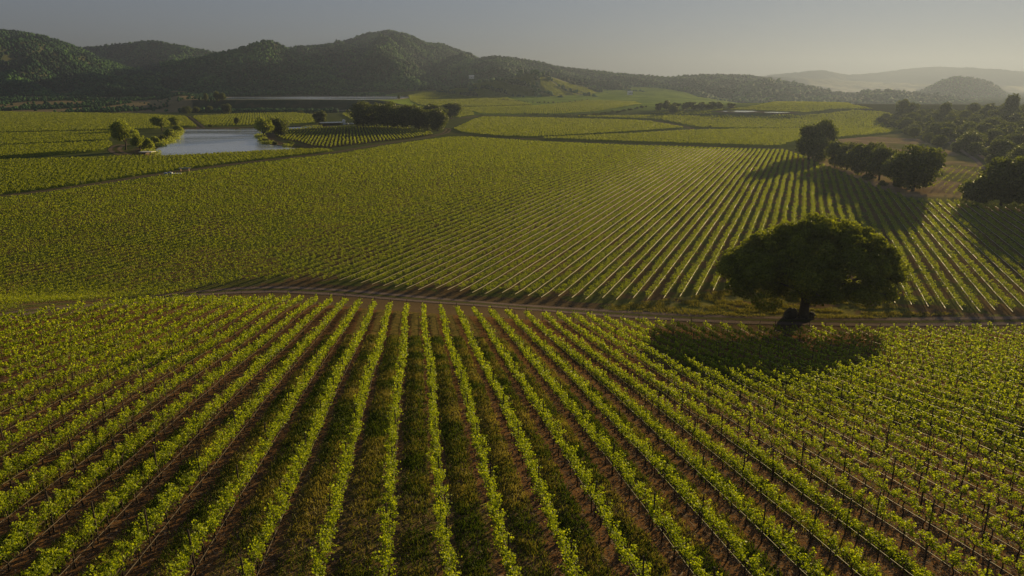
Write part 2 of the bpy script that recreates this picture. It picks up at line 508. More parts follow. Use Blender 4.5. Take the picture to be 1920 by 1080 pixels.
    patch = math_('ADD', math_('MULTIPLY', math_('SUBTRACT', noise(.06, 2), .5), .7), math_('MAXIMUM', math_('SUBTRACT', .12, math_('MULTIPLY', ui, .035)), -.22))
    gm = math_('ADD', math_('SUBTRACT', .30, dist), math_('ADD', math_('MULTIPLY', math_('SUBTRACT', noise(5, 6), .5), .35), patch))
    gm = math_('MULTIPLY', math_('MINIMUM', math_('MAXIMUM', math_('MULTIPLY', gm, 7), 0), 1), an.outputs['Fac'])
    gr = ramp(N, [(.35, (.055, .06, .016)), (.5, (.12, .095, .03)), (.65, (.20, .135, .05))]); L.new(noise(2.2, 8, .7), gr.inputs[0])
    soil = ramp(N, [(.3, (.45, .42, .40)), (.55, (1, 1, 1)), (.72, (1.7, 1.65, 1.6))]); L.new(noise(9, 10, .75), soil.inputs[0])
    big = ramp(N, [(.3, (.8, .82, .8)), (.7, (1.2, 1.18, 1.15))]); L.new(noise(.05, 6, .6), big.inputs[0])
    mu = N.new("ShaderNodeMixRGB"); mu.blend_type = 'MULTIPLY'; mu.inputs[0].default_value = .8
    L.new(at.outputs['Color'], mu.inputs[1]); L.new(soil.outputs[0], mu.inputs[2])
    mu2 = N.new("ShaderNodeMixRGB"); mu2.blend_type = 'MULTIPLY'; mu2.inputs[0].default_value = 1
    L.new(mu.outputs[0], mu2.inputs[1]); L.new(big.outputs[0], mu2.inputs[2])
    mg = N.new("ShaderNodeMixRGB"); L.new(gm, mg.inputs[0]); L.new(mu2.outputs[0], mg.inputs[1]); L.new(gr.outputs[0], mg.inputs[2])
    p = N.new("ShaderNodeBsdfPrincipled"); p.inputs['Roughness'].default_value = 1.0; p.inputs['Specular IOR Level'].default_value = 0.0
    L.new(mg.outputs[0], p.inputs['Base Color'])
    bp = N.new("ShaderNodeBump"); bp.inputs['Strength'].default_value = .9; bp.inputs['Distance'].default_value = .12
    L.new(noise(4, 10, .75), bp.inputs['Height']); L.new(bp.outputs[0], p.inputs['Normal'])
    o = N.new("ShaderNodeOutputMaterial"); L.new(p.outputs[0], o.inputs[0])
    me.materials.append(m)
    tag(link("ground", me), kind='structure')

# near rows: direction and phase (a row runs through the column that stands straight up in the view)
SP_NEAR = 2.4
pa = hit(838, 1075); pb = hit(793, 575)
NEAR_A = math.atan2(pb[0] - pa[0], pb[1] - pa[1])
U0_NEAR = pa[0] * math.cos(NEAR_A) - pa[1] * math.sin(NEAR_A)
MID_A = R(22.6)
SP_MID = 2.4
print("near az", math.degrees(NEAR_A), U0_NEAR)
build_ground()

# ---------------------------------------------------------------- roads and tracks
def track_mat(name, c, grass):
    m, nt, N, L = new_mat(name)
    p = N.new("ShaderNodeBsdfPrincipled"); o = N.new("ShaderNodeOutputMaterial"); g = N.new("ShaderNodeNewGeometry")
    a = N.new("ShaderNodeAttribute"); a.attribute_name = "across"
    n = N.new("ShaderNodeTexNoise"); n.inputs['Scale'].default_value = .9; n.inputs['Detail'].default_value = 8; n.inputs['Roughness'].default_value = .7
    n2 = N.new("ShaderNodeTexNoise"); n2.inputs['Scale'].default_value = 5; n2.inputs['Detail'].default_value = 8; n2.inputs['Roughness'].default_value = .8
    L.new(g.outputs['Position'], n.inputs['Vector']); L.new(g.outputs['Position'], n2.inputs['Vector'])
    ab = N.new("ShaderNodeMath"); ab.operation = 'ABSOLUTE'; L.new(a.outputs['Fac'], ab.inputs[0])
    ad = N.new("ShaderNodeMath"); ad.operation = 'MULTIPLY_ADD'; ad.inputs[1].default_value = .5; L.new(n.outputs['Fac'], ad.inputs[0]); L.new(ab.outputs[0], ad.inputs[2])
    r = ramp(N, [(.30, grass), (.46, tuple(k * .75 for k in c)), (.60, tuple(min(1, k * 1.35) for k in c)), (.82, tuple(min(1, k * 1.2) for k in c)), (.98, c), (1.0, grass)])
    sc = N.new("ShaderNodeMath"); sc.operation = 'MULTIPLY'; sc.inputs[1].default_value = .78; L.new(ad.outputs[0], sc.inputs[0]); L.new(sc.outputs[0], r.inputs[0])
    r2 = ramp(N, [(.3, (.6, .6, .6)), (.7, (1.3, 1.3, 1.3))]); L.new(n2.outputs['Fac'], r2.inputs[0])
    mu = N.new("ShaderNodeMixRGB"); mu.blend_type = 'MULTIPLY'; mu.inputs[0].default_value = 1; L.new(r.outputs[0], mu.inputs[1]); L.new(r2.outputs[0], mu.inputs[2])
    L.new(mu.outputs[0], p.inputs['Base Color']); p.inputs['Roughness'].default_value = 1; p.inputs['Specular IOR Level'].default_value = 0
    b = N.new("ShaderNodeBump"); b.inputs['Distance'].default_value = .1; b.inputs['Strength'].default_value = .8; L.new(n2.outputs['Fac'], b.inputs['Height']); L.new(b.outputs[0], p.inputs['Normal'])
    L.new(p.outputs[0], o.inputs[0]); return m
M['road'] = track_mat("dirt_road", (.14, .105, .088), (.085, .085, .03))
M['track'] = track_mat("dark_dirt", (.13, .10, .07), (.07, .075, .025))
def strip(name, P, w, mat, dz=0.05, step=3.0):
    P = np.array(P, float); seg = np.hypot(*np.diff(P, axis=0).T); s = np.concatenate([[0], np.cumsum(seg)])
    n = max(2, int(s[-1] / step)); t = np.linspace(0, s[-1], n)
    x = np.interp(t, s, P[:, 0]); y = np.interp(t, s, P[:, 1])
    k = max(1, int(6 / step)); 
    if n > 20:
        ker = np.ones(5) / 5
        xs = np.convolve(np.pad(x, 2, 'edge'), ker, 'valid'); ys = np.convolve(np.pad(y, 2, 'edge'), ker, 'valid')
        x, y = xs, ys
    tx = np.gradient(x); ty = np.gradient(y); L_ = np.hypot(tx, ty) + 1e-9
    nx, ny = -ty / L_, tx / L_
    m = 13
    V = []
    for j in range(m):
        o = (j / (m - 1) - .5) * w * (1 + .12 * (vnoise(t / 4, t * 0 + j) - .5))
        X = x + nx * o; Y = y + ny * o
        V.append(np.stack([X, Y, H(X, Y) + dz + .03 * math.sin(j / (m - 1) * math.pi)], 1))
    V = np.stack(V, 1).reshape(-1, 3)
    across = np.tile(np.linspace(-1, 1, m), n)
    i = np.arange(n - 1)[:, None] * m; j = np.arange(m - 1)[None]
    F = np.stack([i + j, i + j + 1, i + m + j + 1, i + m + j], -1).reshape(-1, 4)
    return tag(link(name, mesh_np(name, V, F, mat, True, {'across': ('FLOAT', across)})), kind='structure')

strip("dirt_road", W([(-300,640),(0,594),(150,574),(300,556),(420,546),(520,542.5),(650,549),(800,562.5),(950,574.5),(1100,585),(1250,594),(1400,600),(1550,603.5),(1700,604.5),(1900,602),(2300,598)]), 4.4, M['road'], .05, 1.5)
strip("farm_track", W([(-300,400),(0,368),(160,348),(300,326),(460,304.5),(640,284),(740,266.5),(800,258),(835,249.5),(842,243),(835,240)]), 5.0, M['track'], .06)
strip("farm_track", W([(835,249),(870,251.5),(1000,261),(1180,270),(1460,278),(1500,288)]), 2.5, M['track'], .05)
strip("farm_track", W([(1226,226),(1262,233),(1300,241),(1285,244),(1180,250.5),(1000,259.5),(950,261)]), 4.0, M['track'], .06)
strip("farm_track", W([(351,218),(378,240)]), 7.0, M['track'], .06)
strip("farm_track", W([(1640,212),(1660,222),(1690,240),(1730,246),(1790,268),(1840,300),(1872,330)]), 7.0, M['road'], .06)
strip("farm_track", W([(575,216),(600,211),(640,206),(690,203)]), 5.0, simple_mat("pale_dirt", (.34, .27, .18), .95), .08)
strip("farm_track", W([(600,233),(660,232),(700,230),(740,222),(860,222),(900,217),(1000,216.5)]), 8.0, M['track'], .06)
strip("shore_path", W([(287,296),(250,294),(222,287),(214,280),(222,273),(240,270)]), 7.0, M['track'], .07)
strip("shore_path", W([(489,262),(520,274),(560,280)]), 6.0, M['track'], .07)

# ---------------------------------------------------------------- water
def water_mat():
    m, nt, N, L = new_mat("pond_water")
    p = N.new("ShaderNodeBsdfPrincipled"); p.inputs['Base Color'].default_value = (.97, .96, .93, 1); p.inputs['Metallic'].default_value = .9
    p.inputs['Roughness'].default_value = .3; p.inputs['IOR'].default_value = 1.33; p.inputs['Specular IOR Level'].default_value = 1.0
    g = N.new("ShaderNodeNewGeometry"); m2 = N.new("ShaderNodeMapping"); m2.inputs['Scale'].default_value = (.008, .03, 1)
    n2 = N.new("ShaderNodeTexNoise"); n2.inputs['Scale'].default_value = 1.0; n2.inputs['Detail'].default_value = 3
    r2 = ramp(N, [(.35, (.06, .06, .06)), (.6, (.24, .24, .24))])
    L.new(g.outputs['Position'], m2.inputs[0]); L.new(m2.outputs[0], n2.inputs['Vector']); L.new(n2.outputs['Fac'], r2.inputs[0]); L.new(r2.outputs[0], p.inputs['Roughness'])
    mp = N.new("ShaderNodeMapping"); mp.inputs['Scale'].default_value = (.6, .25, 1)
    n = N.new("ShaderNodeTexNoise"); n.inputs['Scale'].default_value = .7; n.inputs['Detail'].default_value = 5
    b = N.new("ShaderNodeBump"); b.inputs['Strength'].default_value = .5; b.inputs['Distance'].default_value = .2
    L.new(g.outputs['Position'], mp.inputs[0]); L.new(mp.outputs[0], n.inputs['Vector']); L.new(n.outputs['Fac'], b.inputs['Height']); L.new(b.outputs[0], p.inputs['Normal'])
    o = N.new("ShaderNodeOutputMaterial"); L.new(p.outputs[0], o.inputs[0]); return m
M['water'] = water_mat()
def water(name, P, z, grow=1.0):
    P = np.array(P); c = P.mean(0)
    me = bpy.data.meshes.new(name)
    me.from_pydata([(a, b, z) for a, b in P], [], [tuple(range(len(P)))])
    me.materials.append(M['water']); me.update()
    return tag(link(name, me), kind='structure')
water("pond_water", POND, -0.3)
water("reservoir_water", RES, 14.5)
for P, zz in SPONDS: water("basin_water", P, zz + 2.8)

# ---------------------------------------------------------------- vine rows
TAB = rng.random(65536)
def tab(k, b, s=0):
    return TAB[(k.astype(np.int64) * 7919 + b.astype(np.int64) * 104729 + s * 1299721) % 65536]

def rows_of(P, A, sp, u0, dv=1.0, clip=None):
    """runs of row lines inside polygon P: list of (k, u, v array)"""
    P = np.array(P); ca, sa = math.cos(A), math.sin(A)
    U = P[:, 0] * ca - P[:, 1] * sa; Vv = P[:, 0] * sa + P[:, 1] * ca
    out = []
    k0 = math.ceil((U.min() - u0) / sp); k1 = math.floor((U.max() - u0) / sp)
    v = np.arange(Vv.min(), Vv.max(), dv)
    for k in range(k0, k1 + 1):
        u = u0 + k * sp
        x = u * ca + v * sa; y = -u * sa + v * ca
        m = inpoly(x, y, P)
        if clip is not None: m &= clip(x, y)
        if m.sum() < 4: continue
        out.append((k, u, v[m]))
    return out

def foliage_points(k, u, v, A, dv, lod, seed, wscale=1.0, even=0.0):
    """leaf centres and sizes along one row (v = sample positions of dv length each)"""
    r = np.random.default_rng(seed)
    ca, sa = math.cos(A), math.sin(A)
    x = u * ca + v * sa; y = -u * sa + v * ca
    d = np.hypot(x, y)
    size = np.clip(d * lod[0], lod[1], lod[2])
    dens = lod[3] / (size * size)
    n = r.poisson(dens * dv)
    idx = np.repeat(np.arange(len(v)), n)
    vv = v[idx] + r.random(len(idx)) * dv
    if dv <= 1.0: vv = np.floor(vv / .17) * .17 + .085 + r.normal(0, .045, len(idx))
    S = size[idx] * (0.7 + .6 * r.random(len(idx)))
    kk = np.full(len(idx), k)
    plant = np.floor(vv / 1.5); shoot = np.floor(vv / .17)
    vig = .76 + .38 * tab(kk, plant, 1) * (1 - even) + .25 * even
    keep = r.random(len(idx)) < np.clip(vig + .25, 0, 1)
    fp = (vv / 1.5 - plant - .5)
    hl = ((.28 + .58 * tab(kk, shoot, 2) ** 1.5) * (1 - .7 * even) + .52 * .7 * even) * (.75 + .45 * vig) * (1 - .25 * (2 * fp) ** 2)
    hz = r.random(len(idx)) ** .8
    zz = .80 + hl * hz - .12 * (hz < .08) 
    lean = (tab(kk, shoot, 3) - .5) * .5
    lat = (r.normal(0, .065, len(idx)) + (tab(kk, shoot, 4) - .5) * .28) * wscale * (.8 + .5 * vig) + lean * hz * 1.2
    lat += .10 * np.sin(vv / 7.0 + k)
    uu = u + lat
    X = uu * ca + vv * sa; Y = -uu * sa + vv * ca
    Z = H(X, Y) + zz
    for P_, z_ in SPONDS:
        if np.any(np.abs(X - P_[0][0]) < 90): keep = keep & (sdist(X, Y, P_) > 16)
    C = np.stack([X, Y, Z], 1)[keep]
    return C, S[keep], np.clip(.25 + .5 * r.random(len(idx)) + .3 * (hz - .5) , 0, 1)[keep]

def hose_mesh(name, u, v, A, z, rad, mat, off=0.12, step=4.0):
    ca, sa = math.cos(A), math.sin(A)
    vv = np.arange(v[0], v[-1] + step, step); vv[-1] = v[-1] + .8
    gap = np.interp(vv, v, np.arange(len(v)))
    X = (u + off) * ca + vv * sa; Y = -(u + off) * sa + vv * ca
    Z = H(X, Y) + z - .05 * (np.arange(len(vv)) % 2)
    n = len(vv)
    offs = [(-rad, -rad), (rad, -rad), (rad, rad), (-rad, rad)]
    V = np.stack([np.stack([X + a * ca, Y - a * sa, Z + b], 1) for a, b in offs], 1).reshape(-1, 3)
    i = np.arange(n - 1)[:, None] * 4; j = np.arange(4)[None]; jn = (j + 1) % 4
    F = np.stack([i + j, i + jn, i + 4 + jn, i + 4 + j], -1)
    mid_ = (vv[1:] + vv[:-1]) / 2
    ok = np.array([np.min(np.abs(v - q)) < step for q in mid_])
    F = F[ok].reshape(-1, 4)
    return mesh_np(name, V, F, mat, True)

def post_mesh():
    b = MB()
    b.tube([(0, 0, -.2), (.012, 0, 1.0), (.0, .01, 2.0)], [.038, .036, .034], 6)
    b.box((0.0, 0, 1.25), (.12, .03, .03)); b.box((0, 0, 1.7), (.12, .03, .03))
    return b.mesh("post", M['post'])
POST = post_mesh()
def trunk_mesh(s):
    r = random.Random(s); b = MB()
    b.tube([(0, 0, -.1), (r.uniform(-.04, .04), r.uniform(-.05, .05), .3), (r.uniform(-.05, .05), r.uniform(-.08, .08), .62), (0, 0, .86)], [.042, .032, .03, .034], 6)
    b.tube([(0, 0, .84), (.02, -.35, .92), (0, -.72, .9)], [.03, .022, .014], 5)
    b.tube([(0, 0, .84), (-.02, .35, .9), (0, .72, .92)], [.03, .022, .014], 5)
    return b.mesh("trunk", M['vine_bark'])
TRUNKS = [trunk_mesh(s) for s in range(4)]

def ordinal(n):
    ones = ['', 'first', 'second', 'third', 'fourth', 'fifth', 'sixth', 'seventh', 'eighth', 'ninth', 'tenth', 'eleventh', 'twelfth', 'thirteenth', 'fourteenth', 'fifteenth', 'sixteenth', 'seventeenth', 'eighteenth', 'nineteenth']
    tens = ['', '', 'twenty', 'thirty', 'forty', 'fifty', 'sixty', 'seventy', 'eighty', 'ninety']
    tth = ['', '', 'twentieth', 'thirtieth', 'fortieth', 'fiftieth', 'sixtieth', 'seventieth', 'eightieth', 'ninetieth']
    if n < 20: return ones[n]
    if n < 100: return tth[n // 10] if n % 10 == 0 else tens[n // 10] + '-' + ones[n % 10]
    if n == 100: return 'hundredth'
    return 'hundred and ' + ordinal(n - 100) if n < 200 else 'two hundred and ' + ordinal(n - 200)

ntot = 0
def build_row(k, u, v, A, dv, lod, label, group, seed, mat, post_every=None, hose=None, trunks_to=0.0, wscale=1.0, posts_to=1e9):
    global ntot
    ca, sa = math.cos(A), math.sin(A)
    base = empty("vine_row", (u * ca + v[0] * sa, -u * sa + v[0] * ca, Hs(u * ca + v[0] * sa, -u * sa + v[0] * ca)))
    bl = np.array(base.location)
    tag(base, label, "vine row", group)
    C, S, T = foliage_points(k, u, v, A, dv, lod, seed, wscale * (2.15 if dv > 1 else 1), .85 if dv > 1 else 0)
    if dv > 1: T = .5 + (T - .5) * .6
    ntot += len(C)
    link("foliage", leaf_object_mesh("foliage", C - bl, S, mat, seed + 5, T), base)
    if hose:
        me = hose_mesh("drip_hose", u, v, A, hose[0], hose[1], hose[2])
        o = link("drip_hose", me, base, tuple(-bl))
    # contiguous samples only
    if post_every:
        p = v[-1] + .4
        while p > v[0]:
            x, y = u * ca + p * sa, -u * sa + p * ca
            if np.min(np.abs(v - p)) < 1.5 and math.hypot(x, y) < posts_to:
                o = link("post", POST, base, (x - bl[0], y - bl[1], Hs(x, y) - bl[2]))
                o.rotation_euler = (random.uniform(-.04, .04), random.uniform(-.04, .04), -A + random.uniform(-.3, .3))
                o.scale = (1, 1, random.uniform(.93, 1.05))
            p -= post_every * random.uniform(.97, 1.03)
            if post_every > 500: break
    if trunks_to:
        p = math.ceil(v[0] / 1.5) * 1.5 + .75
        while p < v[-1]:
            x, y = u * ca + p * sa, -u * sa + p * ca
            if math.hypot(x, y) < trunks_to and abs(x) < .76 * y + 6:
                o = link("trunk", random.choice(TRUNKS), base, (x - bl[0], y - bl[1], Hs(x, y) - bl[2]))
                o.rotation_euler = (0, 0, -A + random.choice((0, math.pi)))
            p += 1.5
    return base

# --- near slope
clipn = lambda x, y: (np.abs(x) < .84 * y + 26) & (y > 12)
near_rows = rows_of(F_NEAR, NEAR_A, SP_NEAR, U0_NEAR, 1.0, clipn)
for k, u, v in near_rows:
    if k == 0: lab = "vine row on the near slope running straight away from the viewer"
    else: lab = "leafy vine row on the near slope, %s to the %s of the straight middle row" % (ordinal(abs(k)), 'left' if k < 0 else 'right')
    build_row(k, u, v, NEAR_A, 1.0, (.0023, .085, .24, 2.1), lab, "vine rows on the near slope", 1000 + k, M['vine'], 6.6, (.48, .013 if k < 16 else .017, M['hose'] if k < 16 else M['hose_glint']), 66.0)
print("near rows", len(near_rows), ntot)
# --- middle field
mid_rows = rows_of(F_MID, MID_A, SP_MID, 0.3, 2.0)
oak_xy = hit(1506, 594)
ou = oak_xy[0] * math.cos(MID_A) - oak_xy[1] * math.sin(MID_A)
mid_rows.sort(key=lambda r: abs(r[1] - ou))
order = {}
lefts = sorted([r for r in mid_rows if r[1] < ou], key=lambda r: -r[1]); rights = sorted([r for r in mid_rows if r[1] >= ou], key=lambda r: r[1])
for i, r_ in enumerate(lefts): order[r_[0]] = ('left', i + 1)
for i, r_ in enumerate(rights): order[r_[0]] = ('right', i + 1)
small_rows = rows_of(F_SMALL, R(-13.0), 2.35, 0.0, 1.0)
NMID = 300 - len(near_rows) - len(small_rows)
print("mid rows", len(mid_rows), "small", len(small_rows), "individual mid", NMID)
LOD_MID = (.0012, .15, .40, 1.6)
rest = []
for i, (k, u, v) in enumerate(mid_rows):
    if i < NMID:
        side, n = order[k]
        lab = "vine row of the middle field, %s %s of the lone oak" % (ordinal(n), side)
        build_row(k, u, v, MID_A, 2.0, LOD_MID, lab, "vine rows on the middle field", 20000 + k, M['vine_mid'], 1000, (.42, .012 + .040 * float(np.clip((u - (ou - 112)) / 60, 0, 1)), M['hose_glint'] if u > ou - 80 else M['hose']) if u > ou - 112 else None, 0)
    else: rest.append((k, u, v, MID_A, 2.0, LOD_MID))
small_rows.sort(key=lambda r: r[1])
for i, (k, u, v) in enumerate(small_rows):
    lab = "short vine row in the small plot between pond and grove, %s from its left end" % ordinal(i + 1)
    build_row(k, u, v, R(-13.0), 1.0, (.0024, .26, .8, 1.7), lab, "vine rows of the small plot by the pond", 30000 + k, M['vine_far'], 1000, None, 0, 1.5)
# --- the rest as masses
def field_mass(name, rows, label, seed, mat, wscale=3.4):
    CC, SS, TT = [], [], []
    for i, (k, u, v, A, dv, lod) in enumerate(rows):
        C, S, T = foliage_points(k, u, v, A, dv, lod, seed + i, wscale, .8)
        CC.append(C); SS.append(S); TT.append(T)
    C = np.concatenate(CC); S = np.concatenate(SS); T = np.concatenate(TT)
    global ntot; ntot += len(C)
    o = link(name, leaf_object_mesh(name, C, S, mat, seed, T))
    return tag(o, label, "vines", None, 'stuff')
if rest: field_mass("distant_vines", rest, "green vines covering the far left of the middle field", 40000, M['vine_mid'], 1.6)
fl = {'left front': "bright green vines between the pond and the farm track", 'left second': "vines of the second strip left of the pond",
 'left third': "vines of the third strip left of the pond", 'left top': "vines of the field below the dry scrub on the left", 'beyond pond': "vines of the field just beyond the pond",
 'centre front': "vines of the field behind the middle field, right of centre", 'centre left': "vines of the field right of the dark grove",
 'centre right': "vines below the two small basins", 'rise': "vines on the low rise behind the two small basins", 'grove side': "vines behind the dark grove", 'far meadow': "pale vines of the far meadow", 'upper meadow': "green slope right of the reservoir, at the foot of the highest peak"}
for i, (kname, (P, a)) in enumerate(F_FAR.items()):
    lod = (.0014, .26, 1.0, 1.9)
    rr_ = [(k, u, v, R(a), 3.0, lod) for k, u, v in rows_of(P, R(a), 2.0 if P[0][1] < 700 else 2.8, 0, 3.0)]
    if rr_: field_mass("distant_vines", rr_, fl[kname], 50000 + i * 1000, M['vine_far'])
field_mass("young_vines", [(k, u, v, R(38), 1.0, (.002, .3, .5, .25)) for k, u, v in rows_of(F_YOUNG, R(38), 2.6, 0, 1.0)], "sparse young vines on pale ground behind the grove on the right", 77000, M['vine_far'], .8)
print("leaf quads in vines", ntot)

# ---------------------------------------------------------------- grass and litter between the near rows
def near_cover():
    r = np.random.default_rng(99)
    n = 1300000
    y = 16 + (75 - 16) * r.random(n) ** 1.3
    x = (r.random(n) * 2 - 1) * (.78 * y + 12)
    u = (x * math.cos(NEAR_A) - y * math.sin(NEAR_A) - U0_NEAR) / SP_NEAR
    fr = np.abs((u % 1) - .5)
    dens = sstep(.36, .16, fr + .12 * (fbm(x / 1.2, y / 1.2, 71, 2) - .5)) * sstep(.30, .52, fbm(x / 14, y / 22, 73, 3) + .22 - .035 * np.minimum(np.abs(u + 1.5), 9))
    dens = dens * (.35 + .65 * sstep(.35, .55, fbm(x / .8, y / .8, 75, 2)))
    k = r.random(n) < dens
    x, y = x[k], y[k]
    n = len(x); z = H(x, y)
    h = (.07 + .13 * r.random(n)) * (1 + y / 90); w = .012 + .022 * y / 30
    a = r.random(n) * 2 * math.pi; lean = r.normal(0, .35, (n, 2)) * h[:, None]
    B = np.stack([x, y, z - .02], 1)
    dx = np.stack([np.cos(a) * w, np.sin(a) * w, 0 * w], 1)
    T = B + np.stack([lean[:, 0], lean[:, 1], h], 1)
    V = np.stack([B - dx, B + dx, T + dx * .25, T - dx * .25], 1).reshape(-1, 3)
    gold = fbm(x / 3, y / 3, 77, 3) + r.normal(0, .12, n)
    tint = np.clip((gold - .25) / .5, 0, 1)
    gm = leaf_mat("alley_grass", [(0, (.05, .08, .010)), (.45, (.10, .125, .018)), (.65, (.19, .17, .04)), (1, (.28, .24, .07))], .3, .7, .15)
    o = link("grass", mesh_np("grass", V, np.arange(n * 4).reshape(n, 4), gm, False, {"tint": ('FLOAT', np.repeat(tint, 4))}))
    tag(o, "dry golden and green grass growing between the near vine rows", "grass", None, 'stuff')
    print("grass", n)
    n = 90000
    y = 16 + (60 - 16) * r.random(n) ** 1.2; x = (r.random(n) * 2 - 1) * (.78 * y + 6)
    z = H(x, y) + .02
    a = r.random(n) * math.pi; l = .04 + .16 * r.random(n) ** 2; w = .012 + .02 * r.random(n)
    D = np.stack([np.cos(a) * l, np.sin(a) * l, .15 * l * r.normal(size=n)], 1); Wd = np.stack([-np.sin(a) * w, np.cos(a) * w, 0 * w], 1)
    B = np.stack([x, y, z], 1)
    V = np.stack([B - D - Wd, B + D - Wd, B + D + Wd, B - D + Wd], 1).reshape(-1, 3)
    lm = leaf_mat("prunings", [(0, (.06, .035, .022)), (.8, (.15, .09, .05)), (1, (.28, .19, .12))], .05, .9, .1)
    o = link("prunings", mesh_np("prunings", V, np.arange(n * 4).reshape(n, 4), lm, False, {"tint": ('FLOAT', np.repeat(r.random(n), 4))}))
    tag(o, "twigs and clods strewn over the soil between the near vine rows", "twigs", None, 'stuff')
    # grass of the oak clearing
    cl = W([(1120,574),(1220,565),(1290,557),(1400,537),(1600,551),(1700,579),(1800,590),(1650,598),(1500,598),(1300,592),(1150,584)])
    P = np.array(cl); n = 60000
    x = P[:, 0].min() + r.random(n) * np.ptp(P[:, 0]); y = P[:, 1].min() + r.random(n) * np.ptp(P[:, 1])
    k = inpoly(x, y, P) & (r.random(n) < sstep(.4, .6, fbm(x / 2.5, y / 1.5, 79, 3))); x, y = x[k], y[k]; n = len(x)
    h = .12 + .25 * r.random(n); w = .05; a = r.random(n) * math.pi
    B = np.stack([x, y, H(x, y) - .02], 1); dx = np.stack([np.cos(a) * w, np.sin(a) * w, a * 0], 1)
    T = B + np.stack([r.normal(0, .3, n) * h, r.normal(0, .3, n) * h, h], 1)
    V = np.stack([B - dx, B + dx, T + dx * .3, T - dx * .3], 1).reshape(-1, 3)
    tint = np.clip(.45 + .5 * r.random(n), 0, 1)
    o = link("grass", mesh_np("grass", V, np.arange(n * 4).reshape(n, 4), gm, False, {"tint": ('FLOAT', np.repeat(tint, 4))}))
    tag(o, "sunlit dry grass in the clearing around the lone oak", "grass", None, 'stuff')
near_cover()

# ---------------------------------------------------------------- trees
def crown_points(r, blobs, n, lo=.55):
    """leaf centres near the surfaces of blobs (x,y,z,rx,ry,rz)"""
    blobs = np.array(blobs); w = (blobs[:, 3] * blobs[:, 4] + blobs[:, 5] * blobs[:, 3]); w /= w.sum()
    i = r.choice(len(blobs), n, p=w)
    D = r.normal(size=(n, 3)); D /= np.linalg.norm(D, axis=1)[:, None]
    rad = lo + (1.16 - lo) * r.random(n) ** .8
    return blobs[i, :3] + D * blobs[i, 3:6] * rad[:, None], i

def make_tree_mesh(seed, w, h, trunk_h, nb, nleaf, size, mat, shape='round', trunk_r=.35, lean=0.0, lump=.42):
    r = np.random.default_rng(seed)
    cz = (trunk_h + h) / 2; rz = (h - trunk_h) / 2; rx = w / 2
    blobs = []
    tries = 0
    while len(blobs) < nb and tries < nb * 30:
        tries += 1
        D = r.normal(size=3); D /= np.linalg.norm(D); q = (.35 + .65 * r.random() ** .5)
        br = lump * min(rx, rz) * r.choice([.38, .6, .9, 1.2], p=[.3, .25, .25, .2])
        p = D * q * np.array([rx - br * .6, rx - br * .6, rz - br * .6])
        if shape == 'umbrella' and p[2] < -.25 * rz: continue
        if shape == 'oval': p[:2] *= (1 - .35 * max(0, p[2] / rz))
        blobs.append((p[0] + lean * (p[2] / rz), p[1], cz + p[2], br * 1.1, br * 1.1, br * .85))
    C, bi = crown_points(r, blobs, nleaf)
    bt = r.random(len(blobs))
    tint = np.clip(.15 + .55 * r.random(nleaf) + .25 * bt[bi], 0, 1)
    S = size * (.6 + .8 * r.random(nleaf))
    crown = leaf_object_mesh("crown", C, S, mat, seed + 3, tint)
    b = MB()
    tt = max(trunk_h, .25 * h)
    b.tube([(0, 0, -.4), (0, 0, .15 * tt), (lean * .2, 0, .6 * tt), (lean * .4, 0, tt)], [trunk_r * 1.5, trunk_r * 1.05, trunk_r * .9, trunk_r * .8], 9)
    order_ = r.permutation(len(blobs))[:min(9, len(blobs))]
    for j in order_:
        q = np.array(blobs[j][:3]); s0 = np.array([lean * .35, 0, tt * .85]); m_ = s0 * .5 + q * .5 + r.normal(0, .06 * w, 3) * [1, 1, .4]; m_[2] = max(m_[2], s0[2])
        b.tube([s0, m_, q], [trunk_r * .55, trunk_r * .35, trunk_r * .1], 6, False)
    return crown, b.mesh("trunk", M['bark'], True)

# templates, 10 m tall
TPL = {}
for i in range(4): TPL['broad%d' % i] = make_tree_mesh(200 + i, 10, 9.6, .4, 60, 8000, .5, M['tree'], 'round', .30, .3, .38)
for i in range(3): TPL['oval%d' % i] = make_tree_mesh(220 + i, 9, 9.6, .3, 52, 7000, .46, M['tree'], 'oval', .3, .3, .40)
for i in range(2): TPL['willow%d' % i] = make_tree_mesh(240 + i, 9, 10, 2.6, 26, 3000, .55, M['willow'], 'round', .26, -1.2, .40)
for i in range(2): TPL['airy%d' % i] = make_tree_mesh(250 + i, 10, 10, 3.2, 18, 2600, .6, M['tree'], 'umbrella', .22, .8, .42)
for i in range(3): TPL['bush%d' % i] = make_tree_mesh(260 + i, 13, 10, .2, 16, 1500, 1.2, M['willow' if i == 2 else 'tree'], 'round', .2, 0, .5)
for i in range(2): TPL['far%d' % i] = make_tree_mesh(270 + i, 10, 10, .3, 16, 1500, 1.0, M['tree'], 'round', .3, 0, .42)

def place_tree(kind, px, py, wpx, hpx, name, label, group=None, rz=None, cat="tree", world=None, sy=None):
    if world: x, y = world; D = y * cp + CAM_Z * sp
    else:
        x, y = hit(px, py); D = y * cp + (CAM_Z - Hs(x, y)) * sp
    w = wpx * D / FPX; h = hpx * D / FPX / cp
    o = empty(name, (x, y, Hs(x, y) - .05), random.uniform(0, 6.28) if rz is None else rz)
    crown, trunk = TPL[kind]
    base_w = {'b': 10, 'o': 8, 'w': 9, 'a': 10, 'f': 10}[kind[0]]
    if kind.startswith('bush'): base_w = 13
    o.scale = (w / base_w, w / base_w, h / 10)
    link("crown", crown, o); link("trunk", trunk, o)
    tag(o, label, cat, group)
    return o

